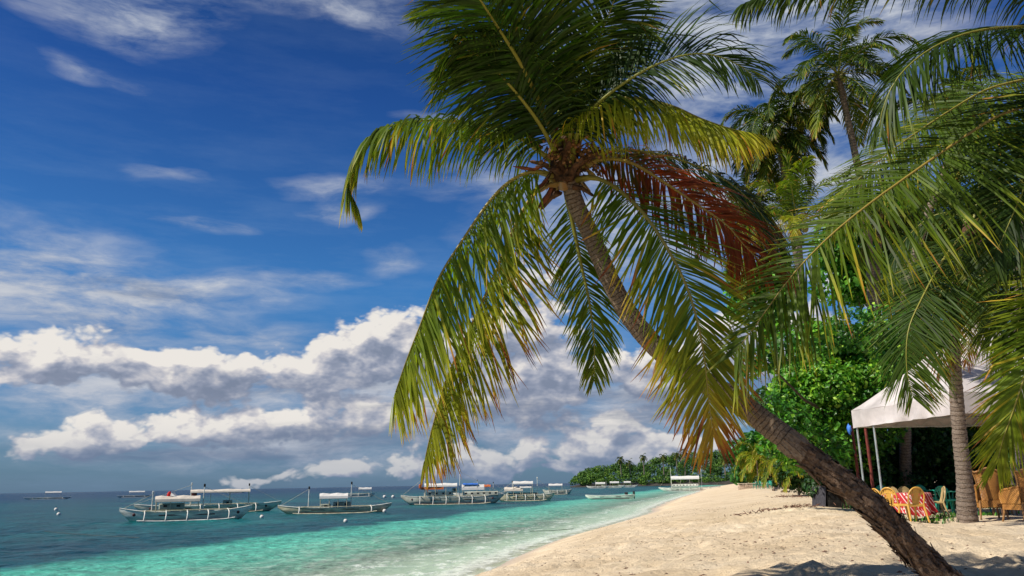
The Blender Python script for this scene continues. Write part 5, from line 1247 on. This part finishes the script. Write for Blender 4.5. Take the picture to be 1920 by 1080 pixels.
def wicker_chair():
    rt = empty('wicker_chair', (0, 0, 0)); tag(rt, cat='chair')
    m = MB(); rows = []
    for z in np.linspace(.40, 1.12, 12):
        t = (z - .40) / .72; hw = .27 + .04 * math.sin(t * 3.1) * -1 + .07 * t ** 2; row = []
        for x in np.linspace(-1, 1, 15): row.append((x * hw, -.24 - .10 * t + .10 * abs(x) ** 2.4 * (1 - .3 * t), z + (.05 * math.cos(x * math.pi) + .03 * (abs(x) > .9) if z > 1.05 else 0)))
        rows.append(row)
    V = np.array(rows); m.grid(V); m.grid(V + np.array([0, .03, 0])); bk = m.build('backrest', M_WICK, rt)
    m = MB(); m.tube(V[-1], .026, n=7); m.tube(V[:, 0], .02, n=6); m.tube(V[:, -1], .02, n=6); m.build('rolled_rim', M_CANE, bk)
    m = MB(); V = []
    for y in np.linspace(-.24, .27, 8): V.append([(x * (.27 + .02 * (y + .24)), y, .43 + .01 * math.cos(x * 2)) for x in np.linspace(-1, 1, 9)])
    m.grid(np.array(V)); m.build('seat', M_WICK, rt)
    m = MB(); rows = []
    for z in (.43, .36, .27): rows.append([(sx * .28 * (1 + .04 * (z < .3)), sy, z) for sx, sy in ((-1, -.25), (-.5, -.265), (0, -.27), (.5, -.265), (1, -.25), (1.02, 0), (1, .27), (.5, .29), (0, .29), (-.5, .29), (-1, .27), (-1.02, 0))])
    m.grid(np.array(rows), closeu=True, smooth=False); m.build('skirt', M_WICK, rt)
    for sx in (-1, 1):
        m = MB(); pts = resample([(sx * .28, -.26, .78), (sx * .33, -.05, .72), (sx * .33, .18, .68), (sx * .30, .28, .56), (sx * .28, .27, .40)], 14)[0]; m.tube(pts, .028, n=7)
        V = np.array([[p + (0, 0, 0), (sx * .285, p[1], .40)] for p in pts[:11]]); m.grid(V); m.grid(V + np.array([.015 * sx, 0, 0])); m.build('armrest', M_WICK, rt)
        for sy in (-1, 1):
            m = MB(); m.tube([(sx * .25, sy * .24, .42), (sx * .27, sy * .26, .2), (sx * .30, sy * .31, 0)], [.028, .024, .022], n=7); m.build('leg', M_CANE, rt)
    return rt
wc = wicker_chair()
WCH = ((1857, 972, R(-12), 'wicker high backed chair with its back turned, next to the short palm'), (1922, 977, R(14), 'wicker high backed chair with its back turned, cut off at the side of the view'), (1895, 962, R(-160), 'wicker high backed chair facing the other two'))
for i, (px, py, rz, lab) in enumerate(WCH):
    o = wc if i == 0 else copy_tree(wc); q = G(px, py, 1.33); o.location = (q[0], q[1], zl(q[0], q[1])); o.rotation_euler = (0, 0, rz); o.scale = (1.06, 1.06, 1.08); tag(o, lab, 'chair', 'wicker high backed chairs')
q = G(1892, 965, 1.33); table((q[0] + .2, q[1] + .5, zl(q[0], q[1])), .4, simple('dark_table_wood', (.10, .05, .025), .5, .2, 5), 'small dark table between the wicker chairs')

# ------------------------------------------------------------------ things on the beach
M_PLANK = simple('weathered_plank', (.17, .12, .085), .85, .3, 5, .4, streak=(1, 6, 1)); M_BLACK = simple('black_tarred_board', (.022, .02, .018), .8, .4, 5, .4)
# dark crate behind the leaning trunk
q = G(1572, 951, 1.33); q[2] = zl(q[0], q[1]); cr = empty('upturned_crate', q, R(8), 'dark upturned wooden crate on the sand behind the leaning trunk', 'crate')
m = MB()
for k_ in range(5): m.box((0, -.5, .09 + k_ * .155), (1.3 - .03 * k_, .03, .15), bevel=.006); m.box((0, .5, .09 + k_ * .155), (1.3, .03, .15), bevel=.006)
m.build('side_boards', M_BLACK, cr)
m = MB()
for k_ in range(5): m.box((-.65, 0, .09 + k_ * .155), (.03, .97, .15), bevel=.006); m.box((.65, 0, .09 + k_ * .155), (.03, .97, .15), bevel=.006)
m.build('end_boards', M_BLACK, cr)
m = MB()
for k_ in range(6): m.box((0, -.45 + k_ * .18, .80 + .02 * math.sin(k_)), (1.42, .17, .025), bevel=.006)
m.build('top_boards', M_PLANK, cr)
m = MB(); V = np.array([[(-.70 - .10 * t, y, .82 * (1 - t) + .02 * math.sin(y * 14)) for y in np.linspace(-.5, .45, 10)] for t in np.linspace(0, 1, 7)]); V[..., 0] += .03 * np.sin(V[..., 1] * 12) ; m.grid(V); m.grid(V + np.array([.012, 0, 0])); m.build('side_flap', simple('dark_net', (.045, .042, .05), .9, .3, 12, .6), cr)
# low sea wall at the far beach
wq = [P(1384, 905, 92), P(1442, 900, 92)]
m = MB(); a, b_ = wq; a[2] = 0; b_[2] = 0; dv = norm(b_ - a); nv = np.array([-dv[1], dv[0], 0]); Lw = np.linalg.norm(b_ - a)
mid = (a + b_) / 2; z0 = zl(mid[0], mid[1]); wl = empty('sea_wall', (mid[0], mid[1], z0), math.atan2(dv[1], dv[0]), 'low pale stone sea wall where the far beach meets the trees', 'wall')
rg = np.random.default_rng(9)
m = MB()
for k_ in range(3):
    x = -Lw / 2
    while x < Lw / 2:
        l = rg.uniform(.35, .7); m.box((x + l / 2, 0, -.5 + .17 + k_ * .33), (l - .02, .6 + rg.uniform(-.04, .04), .32), bevel=.04); x += l
m.build('stone_courses', simple('coral_stone', (.48, .36, .26), .9, .2, 3, .4), wl)
m = MB(); m.box((0, 0, .57), (Lw + .1, .7, .08), bevel=.02); m.build('coping', simple('pale_coping', (.56, .46, .34), .9, .15, 3, .3), wl)
# planks and a log on the upper beach
for (px, py, px2, py2, r, lab) in ((1450, 921, 1512, 906, .10, 'long grey driftwood log on the upper beach before the dark crate'), (1466, 925, 1508, 917, .07, 'thin plank lying just below the long driftwood log'), (1486, 909, 1520, 903, .12, 'short thick log at the foot of the trees')):
    p = G(px, py, 1.4); q = G(px2, py2, 1.4); q = p + (q - p) * min(1, 6 / np.linalg.norm(q - p)); p[2] = zl(p[0], p[1]) + r * .6; q[2] = zl(q[0], q[1]) + r * .9; m = MB()
    pts = resample([p, (p + q) / 2 + np.array([0, 0, .05]), q], 14)[0] + rg.normal(0, .012, (14, 3)); m.tube(pts - p, np.linspace(r, r * .7, 14), n=9); o = m.build('driftwood_log', M_PLANK); o.location = p; tag(o, lab, 'driftwood')
# heap of dry palm litter left of the crate
def litter(cx, cy, w_, h_, n, seed, name, label, mt, size=.3, kind=None):
    m = MB(); rg = np.random.default_rng(seed); ctr_ = G(cx, cy, 1.35)
    for i in range(n):
        q = ctr_ + np.array([rg.normal(0, w_), rg.normal(0, h_), 0]); q[2] = zl(q[0], q[1]) + abs(rg.normal(0, .04)) + .01
        a = rg.uniform(0, 3.14); l = size * rg.uniform(.3, 1); e = q + np.array([math.cos(a) * l, math.sin(a) * l, rg.uniform(-.02, .10)]); e[2] = max(e[2], zl(e[0], e[1]) + .01)
        m.tube([q - ctr_, (q + e) / 2 - ctr_ + (0, 0, .02), e - ctr_], [.012, .016, .005], n=4, cap=False)
    o = m.build(name, mt); o.location = ctr_; tag(o, label, 'litter', kind=kind); return o
M_LIT = simple('dry_litter', (.16, .075, .045), .9, .4, 8)
litter(1492, 932, .7, .6, 70, 101, 'palm_litter', 'reddish heap of dry palm litter beyond the crate', M_LIT)
litter(1478, 956, .9, .35, 80, 102, 'palm_litter', 'dry husks and twigs in a dark drift at the foot of the crate', M_LIT)
# scattered bits of husk and leaf over the sand
m = MB(); rg = np.random.default_rng(77); nb = 2200
X = rg.uniform(-1, 16, nb); Y = rg.uniform(7, 45, nb); X[:900] = rg.normal(5.0, 2.2, 900); Y[:900] = rg.normal(17, 4.5, 900); S_ = shore_s(X, Y); ok = S_ > 1.5; X, Y = X[ok], Y[ok]; Z = land_z(X, Y)
for x, y, z in zip(X, Y, Z):
    r = rg.uniform(.009, .026) * (1.7 if rg.random() < .06 else 1); a = rg.uniform(0, 6.28); l = r * rg.uniform(1, 2.6); ca, sa = math.cos(a), math.sin(a)
    m.add([(x - ca * l, y - sa * l, z + .004), (x + sa * r, y - ca * r, z + .006), (x + ca * l, y + sa * l, z + .008), (x - sa * r, y + ca * r, z + .012), (x, y, z + .012 + r * .4)], [[0, 1, 4, 4], [1, 2, 4, 4], [2, 3, 4, 4], [3, 0, 4, 4]])
o = m.build('beach_debris', M_LIT); tag(o, 'scattered brown bits of husk and leaf over the sand', 'debris', kind='stuff')
# grass and creeper at the back edge of the sand
def tufts(name, label, pts, n, seed, h=.22, spread=.5, mt=None):
    m = MB(); rg = np.random.default_rng(seed)
    for (cx, cy) in pts:
        k_ = n; x = cx + rg.normal(0, spread, k_); y = cy + rg.normal(0, spread * .5, k_); z = land_z(x, y); a = rg.uniform(0, 6.28, k_); l = h * rg.uniform(.4, 1.2, k_); w2 = .012 + .01 * rg.random(k_)
        lean = rg.uniform(.1, .7, k_) * l; b = np.stack([x, y, z - .01], 1); t = b + np.stack([np.cos(a) * lean, np.sin(a) * lean, l], 1); sd = np.stack([-np.sin(a) * w2, np.cos(a) * w2, 0 * a], 1); md = (b + t) / 2 + np.stack([0 * a, 0 * a, l * .12], 1)
        V = np.stack([b - sd, b + sd, md + sd * .8, md - sd * .8, t + sd * .1, t - sd * .1], 1).reshape(-1, 3); i = np.arange(k_)[:, None] * 6
        m.add(V, np.concatenate([i + [[0, 1, 2, 3]], i + [[3, 2, 4, 5]]]), age=np.repeat(rg.random(k_) * .7, 6), tone=np.repeat(rg.random(k_), 6))
    o = m.build(name, mt or M_ALMOND); tag(o, label, 'grass', kind='stuff'); return o
pts = [tuple(G(px, py, 1.33)[:2]) for px, py in ((1765, 962), (1778, 964), (1790, 968), (1745, 972), (1835, 966), (1850, 962), (1738, 976))]
tufts('grass', 'thin green grass around the foot of the short palm', pts, 60, 5, .12, .35)
# ground creeper strip in front of the undergrowth
pts = [tuple(at(px, dd_)[:2]) for px in range(1650, 1960, 16) for dd_ in (27.5, 29)]
tufts('ground_cover', 'dark green ground cover under the trees behind the tables', pts, 90, 6, .35, .6, M_BUSH)
# kerb log left of the short palm
p = G(1762, 953, 1.33); q = G(1800, 951, 1.33); p[2] = zl(p[0], p[1]) + .05; q[2] = zl(q[0], q[1]) + .05
m = MB(); m.tube(resample([p - p, (q - p) / 2, q - p], 10)[0] + rg.normal(0, .008, (10, 3)), .09, n=9); o = m.build('edging_log', M_PLANK); o.location = p; tag(o, 'grey edging log half sunk in the sand beside the short palm', 'log')
